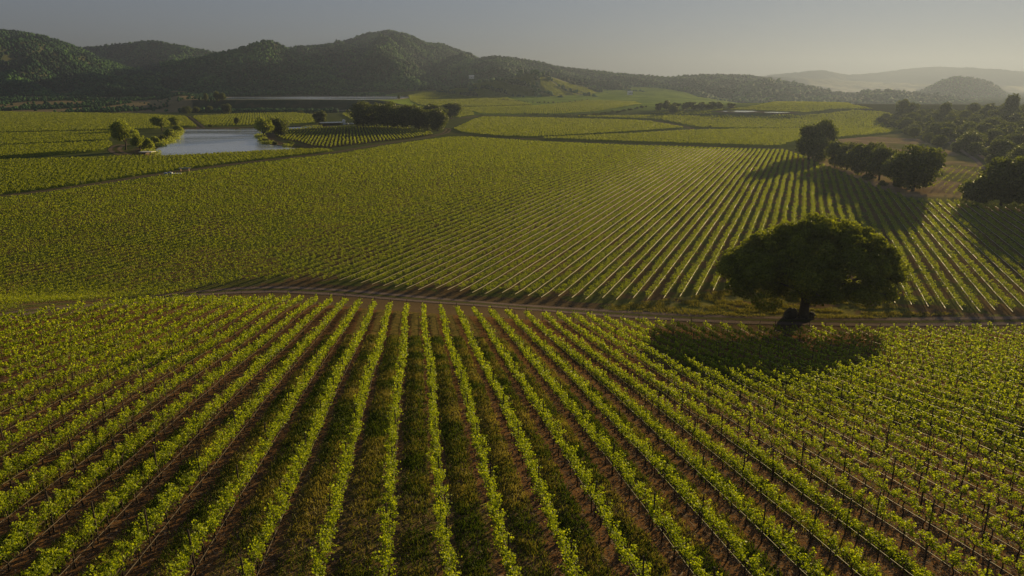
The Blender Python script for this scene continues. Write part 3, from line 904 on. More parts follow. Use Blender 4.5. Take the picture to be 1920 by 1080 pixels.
# the lone oak
def oak():
    x, y = hit(1506, 594)
    o = empty("oak_tree", (x, y, Hs(x, y)))
    tag(o, "huge dark spreading oak standing alone in a grass clearing beside the dirt road", "tree")
    r = np.random.default_rng(5)
    blobs = []
    # outline of the crown, seen from the road side, in metres from the trunk
    prof_t = [(-14.2, 8.0), (-12.8, 9.6), (-11, 11.4), (-8, 13.4), (-4.5, 15.4), (-1, 16.2), (4.2, 16.0), (8, 15.2), (11, 13.8), (13.8, 11.6), (15.4, 9.0), (16.2, 7.6)]
    prof_b = [(-14.2, 6.6), (-12, 5.2), (-9, 4.0), (-5, 3.7), (0, 3.9), (5, 3.9), (9, 4.0), (12, 3.4), (14.5, 3.6), (16.2, 6.0)]
    px_, pt_ = zip(*prof_t); bx_, pb_ = zip(*prof_b)
    while len(blobs) < 330:
        a = r.random() * 2 * math.pi; q = r.random() ** .5
        bx = 13.5 * q * math.cos(a) - .2; by = 10.5 * q * math.sin(a)
        rr_ = math.hypot(bx / 13.0, by / 10.5)
        # effective outline position: treat the rim as radial
        ex = .8 + (14.6 * rr_ if bx > .8 else -14.6 * rr_)
        zt = np.interp(ex, px_, pt_) * .94; zb = np.interp(ex, bx_, pb_) + .7
        small = len(blobs) >= 190; br = r.uniform(.5, 1.0) if small else r.uniform(1.1, 2.5) * (1 - .3 * rr_)
        if small: bz = (zt - r.uniform(-.5, .6)) if r.random() < .85 else zb + r.uniform(.2, .9)
        elif r.random() < .66: bz = zt - br * r.uniform(.6, 1.9)
        elif r.random() < .6: bz = zb + br * r.uniform(.5, 1.4)
        else: bz = r.uniform(zb + br, max(zb + br + .1, zt - br))
        blobs.append((bx, by, bz, br * 1.15, br * 1.15, br * .8))
    C, bi = crown_points(r, blobs, 120000, .6)
    bt = r.random(len(blobs))
    tint = np.clip(.1 + .5 * r.random(len(C)) + .35 * bt[bi], 0, 1)
    link("crown", leaf_object_mesh("crown", C, .30 * (.6 + .8 * r.random(len(C))), M['oak'], 55, tint), o)
    b = MB()
    b.tube([(0.1, 0, -.4), (0.1, 0, .1), (0, 0, .7), (.05, .05, 1.8), (.2, .1, 2.8), (.3, .1, 3.6)], [1.15, .95, .8, .72, .82, .7], 14)
    for a in range(7):
        th = a * .9 + .3
        b.tube([(0, 0, .5), (.9 * math.cos(th), .9 * math.sin(th), .2), (1.9 * math.cos(th), 1.7 * math.sin(th), -.15)], [.5, .34, .1], 7, False)
    for a in range(13):
        th = a * 2.4 + .2; L_ = r.uniform(7, 12.5); zt = r.uniform(6.5, 12)
        s0 = np.array([.2, .1, 2.6 + .5 * r.random()])
        pts = [s0, s0 + [L_ * .25 * math.cos(th), L_ * .25 * math.sin(th), (zt - 2.6) * .45], s0 + [L_ * .6 * math.cos(th), L_ * .6 * math.sin(th), (zt - 2.6) * .62 + r.normal() * .4], s0 + [L_ * math.cos(th), L_ * math.sin(th), (zt - 2.6) * .8]]
        b.tube(pts, [.42, .3, .19, .06], 7, False)
    link("trunk", b.mesh("trunk", M['bark'], True), o)
    # broken stump / boulder beside the trunk
    for (ppx, ppy, s, lab, nm) in [(1481, 596, (1.0, .8, 1.2), "dark jagged stump leaning just left of the oak trunk", "tree_stump"), (1522, 594, (.55, .5, .6), "rounded dark boulder at the right foot of the oak trunk", "boulder")]:
        import bmesh
        bm = bmesh.new(); bmesh.ops.create_icosphere(bm, subdivisions=3, radius=1)
        for v in bm.verts:
            n_ = float(fbm(np.array([v.co.x * 1.5 + v.co.z + 10]), np.array([v.co.y * 1.5 + ppx]), 5, 3)[0])
            v.co *= .62 + .8 * n_
            v.co.x *= s[0]; v.co.y *= s[1]; v.co.z *= s[2]
            if nm == "tree_stump": v.co.x += .25 * v.co.z
        me = bpy.data.meshes.new(nm); bm.to_mesh(me); bm.free(); me.materials.append(M['bark' if nm == 'tree_stump' else 'rock'])
        xx, yy = hit(ppx, ppy)
        tag(link(nm, me, None, (xx, yy, Hs(xx, yy) + .35 * s[2])), lab, "stump" if nm == 'tree_stump' else "boulder")
oak()

G = "trees of the grove on the right of the middle field"
for k, px, py, w, h, lab in [
    ('oval0', 1516, 299, 46, 68, "tall tree at the left end of the right-hand grove"),
    ('broad0', 1540, 296, 44, 72, "tree with the highest crown in the clump at the left end of the grove"),
    ('broad1', 1534, 304, 46, 46, "low bushy tree in front of the clump at the left end of the grove"),
    ('oval1', 1565, 314, 36, 50, "slim tree just right of the clump, trunk showing"),
    ('oval2', 1588, 318, 40, 52, "tree second right of the clump in the grove"),
    ('broad2', 1608, 328, 46, 62, "dark tree in the middle of the grove over bare earth"),
    ('broad3', 1630, 328, 44, 62, "rounded tree right of the grove's middle, set back"),
    ('oval0', 1648, 338, 46, 66, "tree leaning over the vines right of the grove's middle"),
    ('broad1', 1676, 342, 50, 62, "broad low tree left of the grove's biggest tree"),
    ('broad0', 1711, 358, 96, 86, "biggest tree, at the right end of the grove"),
]: place_tree(k, px, py, w, h, "broadleaf_tree", lab, G)
for k, px, py, w, h, lab in [
    ('bush0', 1690, 352, 34, 18, "low shrub between two trees of the right-hand grove"),
    ('bush1', 1628, 338, 24, 12, "small shrub under the middle of the right-hand grove"),
    ('bush0', 1655, 348, 20, 10, "small shrub at the vines' edge below the grove")]:
    place_tree(k, px, py, w, h, "shrub", lab, "shrubs under the grove", cat="shrub")
for k, px, py, w, h, lab in [
    ('broad2', 1832, 384, 66, 52, "low round tree at the right edge, left of two taller ones"),
    ('broad3', 1876, 386, 86, 90, "open-crowned tree at the right edge, sky-lit gaps in its leaves"),
    ('broad0', 1928, 390, 96, 102, "tall dark tree cut by the right edge of the view"),
    ('broad1', 1990, 400, 90, 80, "tree just beyond the right edge of the view")][:3]:
    place_tree(k, px, py, w, h, "broadleaf_tree", lab, "trees at the right edge of the middle field")
G = "trees of the dark grove by the small plot"
for k, px, py, w, h, lab in [
    ('broad0', 682, 239, 52, 48, "leftmost broad tree of the dark grove, trunks showing below"),
    ('broad1', 706, 238, 40, 45, "second tree from the left in the dark grove"),
    ('oval0', 727, 240, 40, 46, "third tree from the left in the dark grove"),
    ('broad2', 746, 241, 42, 44, "fourth tree from the left in the dark grove"),
    ('broad3', 766, 242, 44, 46, "fifth tree from the left in the dark grove"),
    ('oval1', 786, 243, 44, 42, "sixth tree from the left in the dark grove"),
    ('broad1', 802, 244, 38, 38, "seventh tree from the left in the dark grove"),
    ('broad0', 821, 246, 42, 42, "round tree with a bare forked trunk at the right end of the dark grove"),
    ('broad2', 812, 228, 50, 34, "tree standing behind the right end of the dark grove"),
    ('broad3', 846, 223, 40, 30, "rightmost tree, behind the dark grove beside the farm track"),
    ('oval2', 735, 228, 26, 38, "narrow treetop rising behind the middle of the dark grove"),
    ('broad1', 697, 226, 30, 28, "tree half hidden behind the left of the dark grove")]:
    place_tree(k, px, py, w, h, "broadleaf_tree", lab, G)
for k, px, py, w, h, nm, lab in [
    ('willow0', 497, 260, 38, 39, "broadleaf_tree", "airy tree on the pond's right shore, left of its twin"),
    ('broad3', 523, 256, 38, 35, "broadleaf_tree", "airy tree on the pond's right shore, right of its twin"),
    ('broad1', 602, 234, 26, 27, "broadleaf_tree", "small round tree beside the long pale roof"),
    ('oval1', 445, 234, 10, 14, "broadleaf_tree", "small upright tree on the far bank of the pond"),
    ('willow0', 236, 281, 48, 54, "willow_tree", "yellow-green leaning willow left of the pond hut"),
    ('willow1', 262, 285, 28, 34, "willow_tree", "smaller willow between the leaning willow and the pond hut"),
    ('willow0', 304, 246, 34, 28, "willow_tree", "pale willow on the pond's upper left bank"),
    ('willow1', 328, 243, 24, 24, "willow_tree", "pale willow at the pond's far left corner"),
    ('bush2', 277, 283, 22, 22, "shrub", "green shrub behind the pond hut"),
    ('bush2', 292, 271, 22, 14, "shrub", "shrub on the left bank of the pond above the hut"),
    ('bush0', 306, 264, 18, 12, "shrub", "dark shrub on the left bank of the pond"),
    ('bush2', 320, 257, 20, 14, "shrub", "pale shrub overhanging the pond's left bank"),
    ('bush2', 333, 248, 18, 12, "shrub", "shrub at the upper left corner of the pond"),
    ('bush0', 500, 268, 16, 9, "shrub", "dark shrub at the water's edge below the twin trees"),
    ('bush1', 516, 271, 12, 6, "shrub", "low shrub on the pond's right shore below the twin trees"),
    ('bush0', 545, 272, 16, 8, "shrub", "shrub at the lower left of the small plot"),
    ('bush1', 395, 238, 12, 5, "shrub", "tiny shrub on the pond's far bank"),
    ('broad2', 350, 213, 20, 14, "broadleaf_tree", "round tree at the head of the field path beyond the pond"),
    ('broad3', 368, 212, 16, 12, "broadleaf_tree", "tree just right of the field path head"),
    ('broad0', 393, 211, 14, 12, "broadleaf_tree", "small tree below the dam, left of the round one"),
    ('broad1', 426, 213, 19, 19, "broadleaf_tree", "round tree standing out against the dark dam"),
    ('bush1', 563, 213, 12, 6, "shrub", "shrub beside the pale track below the dam"),
    ('oval1', 387, 190, 8, 15, "poplar_tree", "slim yellow-green tree at the dam's left end"),
    ('oval2', 408, 189, 12, 18, "poplar_tree", "tallest yellow-green tree at the left end of the reservoir"),
    ('oval0', 418, 189, 12, 15, "poplar_tree", "yellow-green tree nearest the reservoir's left tip"),
    ('broad2', 1262, 213, 20, 18, "broadleaf_tree", "single round tree in front of the far grove"),
    ('broad3', 1690, 218, 27, 32, "broadleaf_tree", "dark round tree above the hazy wood, beside the far track"),
    ('airy0', 1712, 220, 22, 26, "broadleaf_tree", "lighter tree right of the dark round one above the far track"),
    ('far0', 1533, 194, 5, 4, "broadleaf_tree", "tiny tree on top of the low rise"),
    ('far0', 1332, 240.5, 6, 6, "broadleaf_tree", "tiny tree standing in the field below the basins"),
    ('oval2', 748, 186, 5, 8, "broadleaf_tree", "tiny upright tree at the reservoir's right tip"),
    ('bush0', 760, 183, 14, 4, "shrub", "low shrubs at the reservoir's right tip"),
]: place_tree(k, px, py, w, h, nm, lab, None, cat=nm.replace('_', ' ') if nm != 'broadleaf_tree' else 'tree')
for i, (px, w, h) in enumerate([(1234, 20, 15), (1249, 24, 18), (1268, 24, 15), (1286, 22, 14), (1300, 24, 16), (1316, 24, 14), (1334, 24, 16), (1347, 20, 14), (1372, 22, 13)]):
    place_tree('far%d' % (i % 2), px, 207 - i * .25, w, h, "broadleaf_tree", "%s tree from the left in the hazy grove behind the far fields" % ordinal(i + 1), "trees of the hazy far grove")
# hedge shrubs along the far tracks
def along(L, n):
    P = np.array(L, float); s = np.concatenate([[0], np.cumsum(np.hypot(*np.diff(P, axis=0).T))])
    t = np.linspace(0, s[-1], n); return np.interp(t, s, P[:, 0]), np.interp(t, s, P[:, 1])
for L, n, lab, gp in [([(900, 217), (950, 219.5), (1000, 221.5)], 14, "shrub of the broken hedge right of the dark grove", "shrubs of the broken hedge"),
                  ([(980, 214), (1040, 217), (1070, 219), (1110, 217), (1160, 211), (1190, 205), (1212, 201)], 42, "shrub of the hedge curving up toward the far grove", "shrubs of the curving hedge"),
                  ([(935, 188), (1000, 193), (1055, 194), (1100, 188)], 22, "tiny shrub along the far meadow's upper edge", "shrubs above the far meadow")]:
    X, Y = along(L, n)
    for i in range(n):
        s = random.uniform(.6, 1.2) * (1.5 if gp == "shrubs of the curving hedge" and X[i] > 1090 else 1)
        place_tree('bush%d' % (i % 2), X[i] + random.uniform(-2, 2), Y[i] + random.uniform(-.4, .4), 4.5 * s, 3 * s, "shrub", "%s, %s from the left" % (lab, ordinal(i + 1)), gp, cat="shrub")

# hillside wood on the right: individual trees
wood_n = 0
r_ = random.Random(4)
cands = []
for _ in range(4000):
    t = r_.uniform(-.35, 1.6); e = r_.uniform(6, 190)
    p = WA + (WB - WA) * t + wnor * e
    if p[1] < 215 or p[0] > .78 * p[1] + 10: continue
    if any((p[0] - q[0]) ** 2 + (p[1] - q[1]) ** 2 < (8.5 + q[1] * .006) ** 2 for q in cands): continue
    cands.append((p[0], p[1], e))
cands.sort(key=lambda q: q[1])
cands = cands[:190]
for i, (x, y, e) in enumerate(cands):
    D = y * cp + CAM_Z * sp; s = r_.uniform(6.5, 11) * (1.0 if e > 14 else .7)
    kind = r_.choice(['broad0', 'broad1', 'broad2', 'broad3', 'oval0', 'oval2']) if y < 420 else r_.choice(['broad0', 'broad2', 'far0', 'far1'])
    edge_n = sum(1 for q in cands[:i + 1] if q[2] < 25)
    where = "edge" if e < 25 else "middle" if e < 90 else "upper part"
    place_tree(kind, 0, 0, s * 1.15 * FPX / D, s * FPX / D, "broadleaf_tree", ("rounded tree in the %s of the hazy hillside wood on the right" % where) if where != "edge" else "%s tree from the near end along the front edge of the hillside wood" % ordinal(edge_n), "trees of the hillside wood, " + where, world=(x, y))
print("wood trees", len(cands))
for px, py, w, h, lab in [(1771, 216, 24, 24, "dark treetop standing up from the wood's skyline, left one"), (1848, 220, 12, 14, "small treetop on the wood's skyline"), (1893, 216, 26, 30, "tall treetop near the right end of the wood's skyline")]:
    x, y = at_dist(px, py, 620)[:2]
    place_tree('broad1', 0, 0, w, h + 14, "broadleaf_tree", lab, "treetops on the wood's skyline", world=(x, y))

# ---------------------------------------------------------------- hills
def ico():
    t = (1 + 5 ** .5) / 2
    V = np.array([(-1,t,0),(1,t,0),(-1,-t,0),(1,-t,0),(0,-1,t),(0,1,t),(0,-1,-t),(0,1,-t),(t,0,-1),(t,0,1),(-t,0,-1),(-t,0,1)], float)
    V /= np.linalg.norm(V[0])
    F = np.array([(0,11,5),(0,5,1),(0,1,7),(0,7,10),(0,10,11),(1,5,9),(5,11,4),(11,10,2),(10,7,6),(7,1,8),(3,9,4),(3,4,2),(3,2,6),(3,6,8),(3,8,9),(4,9,5),(2,4,11),(6,2,10),(8,6,7),(9,8,1)])
    return V, F
def ico2():
    V, F = ico(); V = list(map(tuple, V)); cache = {}; out = []
    def mid(a, b):
        k = (min(a, b), max(a, b))
        if k not in cache:
            p = (np.array(V[a]) + np.array(V[b])) / 2; p /= np.linalg.norm(p); V.append(tuple(p)); cache[k] = len(V) - 1
        return cache[k]
    for a, b, c in F:
        ab, bc, ca = mid(a, b), mid(b, c), mid(c, a)
        out += [(a, ab, ca), (b, bc, ab), (c, ca, bc), (ab, bc, ca)]
    return np.array(V), np.array(out)

def crown_mass(P, Rr, seed, hi=False, stretch=None):
    r = np.random.default_rng(seed)
    V0, F0 = ico2() if hi else ico()
    n = len(P)
    J = 1 + r.normal(0, .2, (n, len(V0), 1))
    S = np.stack([Rr * r.uniform(.85, 1.2, n), Rr * r.uniform(.85, 1.2, n), Rr * r.uniform(.8, 1.35, n)], 1)
    if stretch is not None: S[:, 2] *= stretch
    th = r.random(n) * 6.28; c, s = np.cos(th), np.sin(th)
    V = V0[None] * J * S[:, None]
    X = V[..., 0] * c[:, None] - V[..., 1] * s[:, None]; Y = V[..., 0] * s[:, None] + V[..., 1] * c[:, None]
    V = np.stack([X, Y, V[..., 2]], -1) + P[:, None] + np.array([0, 0, 1]) * (S[:, 2] * .75)[:, None, None]
    F = (F0[None] + (np.arange(n) * len(V0))[:, None, None]).reshape(-1, 3)
    return V.reshape(-1, 3), F, np.repeat(np.clip(r.normal(.45, .17, n), 0, 1), len(V0))

M['hill'] = simple_mat("hill_ground", (.06, .065, .03), .95, noise=.35, scale=.02, spec=.05)
M['hill_grass'] = simple_mat("hill_grass", (.16, .17, .07), .95, noise=.25, scale=.02, spec=.05)
M['mountain'] = simple_mat("mountain", (.05, .055, .04), .95, noise=.3, scale=.002, spec=.05)

def hill(name, ridge, d_r, base, d_b, seed, mat, label=None, tree_r=(3.2, 5.5), dens=1 / 55., fold=.16, foldscale=170., power=1.3, tree_h=6, noise_r=3.0, back=.5, grassy=None, maxdens=None, clump_hi=False):
    """ridge/base: photograph outlines; built as a real ridge at distance d_r over a foot at d_b"""
    rx, ry = zip(*ridge); bx, by = zip(*base)
    PX = np.arange(rx[0], rx[-1] + 1, 3.0)
    ryi = np.interp(PX, rx, ry); byi = np.interp(PX, bx, by)
    ryi = np.convolve(np.pad(ryi, 1, 'edge'), np.ones(3) / 3, 'valid')
    T = np.concatenate([np.linspace(-.05, 1, 64), 1 + np.linspace(.02, back, 18)])
    t2 = np.meshgrid(PX, T)[1]
    def surf(PXa, Ta):
        ry_ = np.interp(PXa, PX, ryi); by_ = np.interp(PXa, PX, byi)
        dr = d_r * (1 + .05 * np.sin(PXa / 60. + seed))
        # ridge point
        dxr, yr, zr = (PXa - 960) / FPX, cp + (540 - ry_) / FPX * sp, -sp + (540 - ry_) / FPX * cp
        dyb, zb = cp + (540 - by_) / FPX * sp, -sp + (540 - by_) / FPX * cp
        slope_x = dxr / yr
        Zr = CAM_Z + zr * dr / yr - tree_h; Zb = CAM_Z + zb * d_b / dyb
        Y = d_b + (dr - d_b) * Ta
        X = slope_x * Y
        hgt = np.maximum(Zr - Zb, 1)
        tt = np.clip(Ta, 0, 1)
        Z = Zb + hgt * (tt ** power * (1 - .0) )
        Z = np.where(Ta < 0, Zb + Ta * 400, Z)
        Z = np.where(Ta > 1, Zr - hgt * 1.3 * (Ta - 1) / back * sstep(0, .3, Ta - 1) , Z)
        ph = X / foldscale + Y / (foldscale * 4.0) + 1.5 * fbm(X / (foldscale * 1.6), Y / (foldscale * 1.6), seed, 3)
        rid = (1 - np.abs(2 * (ph - np.floor(ph)) - 1)) * .8 + .35 * fbm(X / (foldscale * .4), Y / (foldscale * .4), seed + 5, 3)
        env = np.clip(4 * tt * (1 - tt) * (1 - .55 * tt), 0, 1)
        Z = Z + env * hgt * fold * (rid - .55) * 2.6 + (np.clip(tt * 8, 0, 1)) * noise_r * (fbm(X / 28, Y / 28, seed + 3, 3) - .5)
        return X, Y, Z
    A, B = np.meshgrid(PX, T)
    X, Y, Z = surf(A, B)
    n1, n0 = A.shape
    V = np.stack([X, Y, Z], -1).reshape(-1, 3)
    i = np.arange(n1 - 1)[:, None] * n0; j = np.arange(n0 - 1)[None]
    F = np.stack([i + j, i + j + 1, i + n0 + j + 1, i + n0 + j], -1).reshape(-1, 4)
    tag(link(name, mesh_np(name, V, F, mat, True)), kind='structure')
    if name == "vineyard_slope":
        r = np.random.default_rng(5); n = 90000
        pxs = PX[0] + r.random(n) * (PX[-1] - PX[0]); ts = r.random(n) * 1.02
        band = np.abs(np.sin(pxs / 26. + ts * 5.0)); keep = (band > .2) & (np.abs(pxs - 1008) > 5) & (ts < .95)
        pxs, ts = pxs[keep], ts[keep]; X, Y, Z = surf(pxs, ts)
        tn = np.clip(.35 + .3 * r.random(len(X)) + .5 * (fbm(X / 50, Y / 50, 88, 2) - .5), 0, 1)
        tag(link("terraced_vines", leaf_object_mesh("terraced_vines", np.stack([X, Y, Z + .8], 1), r.uniform(.9, 1.7, len(X)), M['vine_far'], 6, tn)), "terraced vines on the slope at the foot of the long ridge", "vines", None, 'stuff')
    if dens:
        r = np.random.default_rng(seed + 70)
        wid = (PX[-1] - PX[0]) / 1335. * (d_r + d_b) / 2; dep = abs(d_r - d_b) * 1.05
        n = int(wid * dep * dens)
        if maxdens: n = min(n, maxdens)
        pxs = PX[0] + r.random(n) * (PX[-1] - PX[0]); ts = r.random(n) * 1.06
        X, Y, Z = surf(pxs, ts)
        keep = np.ones(n, bool)
        if grassy is not None: keep = grassy(X, Y, pxs, ts, r)
        keep &= r.random(n) < .55 + .9 * fbm(X / 40, Y / 40, seed + 9, 3)
        P = np.stack([X, Y, Z], 1)[keep]
        Rr = tree_r[0] + (tree_r[1] - tree_r[0]) * r.random(len(P)) ** 2
        V, F, T_ = crown_mass(P, Rr, seed + 80, clump_hi)
        big = fbm(P[:, 0] / 60, P[:, 1] / 60, seed + 12, 3)
        T_ = np.clip(T_ + np.repeat((big - .5) * 1.5, len(V) // len(P)), 0, 1)
        o = link("hill_forest", mesh_np("hill_forest", V, F, M['wood_crown'], True, {"tint": ('FLOAT', T_)}))
        tag(o, label, "forest", None, 'stuff')
        print(name, "trees", len(P))

# farthest first
hill("mountain_range", [(1380,150),(1440,141),(1480,137),(1540,131),(1590,140),(1640,137),(1700,129),(1750,125),(1830,127),(1920,134),(2100,140)], 5300, [(1380,180),(2100,180)], 4500, 11, M['mountain'], dens=0, foldscale=900, fold=.1, tree_h=0, noise_r=10)
hill("mountain_range", [(1340,158),(1400,150),(1440,143),(1490,146),(1560,150),(1650,155),(1800,160),(2100,165)], 4300, [(1340,182),(2100,182)], 3700, 12, M['mountain'], dens=0, foldscale=700, fold=.1, tree_h=0, noise_r=8)
hill("mesa_hill", [(1600,196),(1690,180),(1730,168),(1765,151),(1790,143),(1830,146),(1860,154),(1885,172),(1905,188),(1940,200),(2000,202)], 2600, [(1600,200),(2000,206)], 2150, 13, M['hill'], "scrubby trees over the flat-topped hill on the right", (1.8, 3.2), 1 / 60., .05, 200, power=.9, tree_h=2)
hill("right_ridge", [(1380,160),(1440,148),(1500,158),(1560,172),(1600,176),(1630,170),(1680,171),(1730,176),(1800,185),(1900,196),(2050,205)], 1900, [(1380,196),(1560,200),(2050,212)], 1450, 14, M['hill'], "hazy forest on the low ridge before the flat-topped hill", (3.5, 6.5), 1 / 75., .12)
hill("middle_ridge", [(880,112),(930,104),(985,111),(1020,117),(1045,124),(1100,130),(1160,137),(1210,141),(1260,144),(1320,139),(1400,140),(1440,146),(1480,157),(1530,170),(1580,184),(1620,196)], 2250, [(880,175),(1100,186),(1250,196),(1450,198),(1620,203)], 1430, 15, M['hill'], "dark forest over the long ridge behind the far fields", (2.7, 4.8), 1 / 40., .24)
hill("peak_hill", [(500,110),(540,89),(600,84),(640,78),(660,71),(690,61),(735,56),(770,66),(800,80),(830,81),(880,101),(930,126),(980,150),(1020,175)], 2750, [(500,178),(700,170),(850,170),(1020,182)], 1560, 16, M['hill'], "dark forest over the highest peak", (2.9, 5.0), 1 / 38., .40, 260)
hill("cone_hill", [(300,115),(350,110),(400,100),(440,91),(465,84),(485,76),(500,73),(515,76),(535,87),(570,104),(610,122),(640,136),(680,156),(720,176)], 1850, [(300,182),(420,180),(560,178),(720,181)], 1470, 17, M['hill'], "dark forest over the cone-shaped hill behind the reservoir", (2.4, 4.4), 1 / 28., .24, 200)
hill("back_ridge", [(140,90),(220,82),(290,75),(330,83),(400,96),(440,100),(480,110)], 2700, [(140,170),(480,175)], 2200, 18, M['hill'], "forest over the ridge between the left hill and the cone", (2.8, 4.8), 1 / 38., .3, 220)
hill("left_hill", [(-200,40),(-80,48),(0,54),(40,57),(90,68),(140,84),(190,108),(240,124),(300,136),(350,150),(390,165),(425,181)], 2150, [(-200,183),(0,180.5),(300,181),(425,184)], 1340, 19, M['hill'], "dark green forest over the big hill on the left", (2.1, 4.2), 1 / 26., .34, 190)
hill("vineyard_slope", [(820,172),(870,160),(905,152),(950,148),(985,137),(1000,134),(1040,146),(1090,160),(1140,172),(1190,183),(1230,190)], 1560, [(820,180),(900,182),(1000,187),(1230,196)], 1330, 20, M['hill_grass'], "scattered trees along the terraced slope at the foot of the ridge", (3, 5), 1 / 60., .10, 120, tree_h=1,
     grassy=lambda X, Y, px, t, r: (np.abs(np.sin(px / 26. + t * 5.0)) < .16) | ((t > .93) & (r.random(len(px)) < .3)) | ((np.abs(px - 1008) < 4)))

# scrub bushes in the dry land on the left and lit shrubs along the reservoir
def scrub():
    r = np.random.default_rng(321); n = 9000
    y = 962 + 390 * r.random(n); px = -150 + r.random(n) * 560; x = (px - 960) / 1335 * y
    m = sstep(.46, .54, fbm(x / 60, y / 90, 51, 4)); keep = r.random(n) < .02 + .5 * m
    keep &= ~inpoly(x, y, F_FAR['left top'][0]) & (y > 960)
    x, y = x[keep], y[keep]; P = np.stack([x, y, H(x, y)], 1)
    V, F, T_ = crown_mass(P, r.uniform(.9, 2.4, len(P)), 322, False)
    tag(link("scrub", mesh_np("scrub", V, F, M['wood_crown'], True, {"tint": ('FLOAT', T_)})), "dark scrub scattered over the dry grass below the left hill", "scrub", None, 'stuff')
    # belt of bushes under the dam
    n = 900; px = 330 + r.random(n) * 300; y = 955 + 28 * r.random(n); x = (px - 960) / 1335 * y
    P = np.stack([x, y, H(x, y)], 1)
    V, F, T_ = crown_mass(P, r.uniform(1.2, 3.0, n), 323, False)
    tag(link("scrub", mesh_np("scrub", V, F, M['wood_crown'], True, {"tint": ('FLOAT', T_)})), "dark belt of bushes along the foot of the dam", "bushes", None, 'stuff')
scrub()
def reeds():
    r = np.random.default_rng(808); P = np.array(POND); n = 520; L_ = []
    seg = [(P[i], P[(i + 1) % len(P)]) for i in range(len(P))]
    seg = [s_ for i, s_ in enumerate(seg) if i < 6 or 12 <= i <= 18]
    for _ in range(n):
        a, b = seg[r.integers(len(seg))]; q = a + (b - a) * r.random() + r.normal(0, 1.6, 2); L_.append(q)
    L_ = np.array(L_); L_ = L_[fbm(L_[:, 0] / 14, L_[:, 1] / 14, 810, 2) > .42]
    k = np.repeat(np.arange(len(L_)), 26); C = np.stack([L_[k, 0] + r.normal(0, .8, len(k)), L_[k, 1] + r.normal(0, .8, len(k)), H(L_[k, 0], L_[k, 1]).clip(-.4) + r.random(len(k)) * 1.7], 1)
    tag(link("reeds", leaf_object_mesh("reeds", C, r.uniform(.4, .9, len(C)), M['willow'], 811)), "reeds and low brush along the pond's banks", "reeds", None, 'stuff')
reeds()

# ---------------------------------------------------------------- buildings and small things
def place_at(px, py):
    x, y = hit(px, py); return x, y, Hs(x, y)

def hut():
    x, y, z = place_at(277, 293)
    o = empty("pump_hut", (x, y, z), R(-8)); tag(o, "small pump hut with a pale flat roof at the pond's near left corner", "hut")
    b = MB(); b.box((-1.4, 0, 1.1), (3.0, 3.2, 2.4)); link("wall", b.mesh("wall", M['timber']), o)
    b = MB(); b.box((.2, 0, 2.42), (7.0, 4.0, .18)); b.box((.2, -1.96, 2.3), (7.0, .08, .3)); link("roof", b.mesh("roof", M['roof']), o)
    for sx in (3.2,):
        for sy in (-1.6, 1.6):
            b = MB(); b.box((sx, sy, 1.1), (.16, .16, 2.45)); link("post", b.mesh("post", M['timber']), o)
    b = MB(); b.box((1.7, -1.6, 1.2), (3.0, .08, .12)); b.box((1.7, -1.6, .6), (3.0, .08, .12)); link("railing", b.mesh("railing", M['timber']), o)
hut()
def long_barn():
    x0, y0, z0 = place_at(604, 236); x1, y1, z1 = place_at(637, 233)
    L_ = math.hypot(x1 - x0, y1 - y0); a = math.atan2(y1 - y0, x1 - x0)
    L_ = 21.0; a = R(30)
    o = empty("open_barn", ((x0 + x1) / 2, (y0 + y1) / 2, z0), a); tag(o, "long low open barn with a pale roof between the small tree and the dark grove", "barn")
    b = MB()
    for s in (-1, 1):
        V = [(-L_ / 2, 0, 3.0), (L_ / 2, 0, 3.0), (L_ / 2, s * 3.2, 2.3), (-L_ / 2, s * 3.2, 2.3)]
        V = V + [(p[0], p[1], p[2] - .15) for p in V]
        b.add(V, [(0,1,2,3),(7,6,5,4),(0,4,5,1),(1,5,6,2),(2,6,7,3),(3,7,4,0)])
    link("roof", b.mesh("roof", M['roof']), o)
    for i in range(6):
        for s in (-1, 1):
            b = MB(); b.box((-L_ / 2 + .4 + i * (L_ - .8) / 5, s * 3.0, 1.1), (.22, .22, 2.25)); link("post", b.mesh("post", M['timber']), o)
    b = MB(); b.box((0, 2.6, .8), (L_ - 1.2, .12, 1.6)); link("back_wall", b.mesh("back_wall", M['timber']), o)
long_barn()
def tank():
    x, y, z = place_at(638, 234)
    o = empty("water_tank", (x + 3, y + 2, z)); tag(o, "white upright water tank at the right end of the open barn", "tank")
    b = MB(); b.tube([(0, 0, 0), (0, 0, 4.2), (0, 0, 4.6)], [1.5, 1.5, .9], 20); link("body", b.mesh("body", M['white']), o)
    b = MB(); b.tube([(0, 0, 4.58), (0, 0, 4.85)], [.35, .3], 12); link("lid", b.mesh("lid", M['white']), o)
tank()
def car(px, py, rz, mat, lab):
    x, y, z = place_at(px, py)
    o = empty("parked_car", (x, y, z), rz); tag(o, lab, "car", "cars parked by the dark grove")
    b = MB(); b.box((0, 0, .68), (4.4, 1.8, .62), 0, .96); b.box((-.2, 0, 1.22), (2.6, 1.66, .56), 0, .78); link("body", b.mesh("body", mat), o)
    b = MB(); b.box((-.2, 0, 1.22), (2.3, 1.70, .34), 0, .82); link("window", b.mesh("window", M['glass']), o)
    for sx in (-1.35, 1.35):
        for sy in (-.85, .85):
            b = MB(); b.tube([(sx, sy - .11, .33), (sx, sy + .11, .33)], [.33, .33], 14); link("wheel", b.mesh("wheel", M['rubber']), o)
car(647, 233.4, R(20), M['white'], "white car parked right of the water tank")
car(653, 233.6, R(75), M['silver'], "silver car parked left of the white van-like car by the grove")
car(659, 233.2, R(10), M['white'], "white car parked closest to the dark grove")
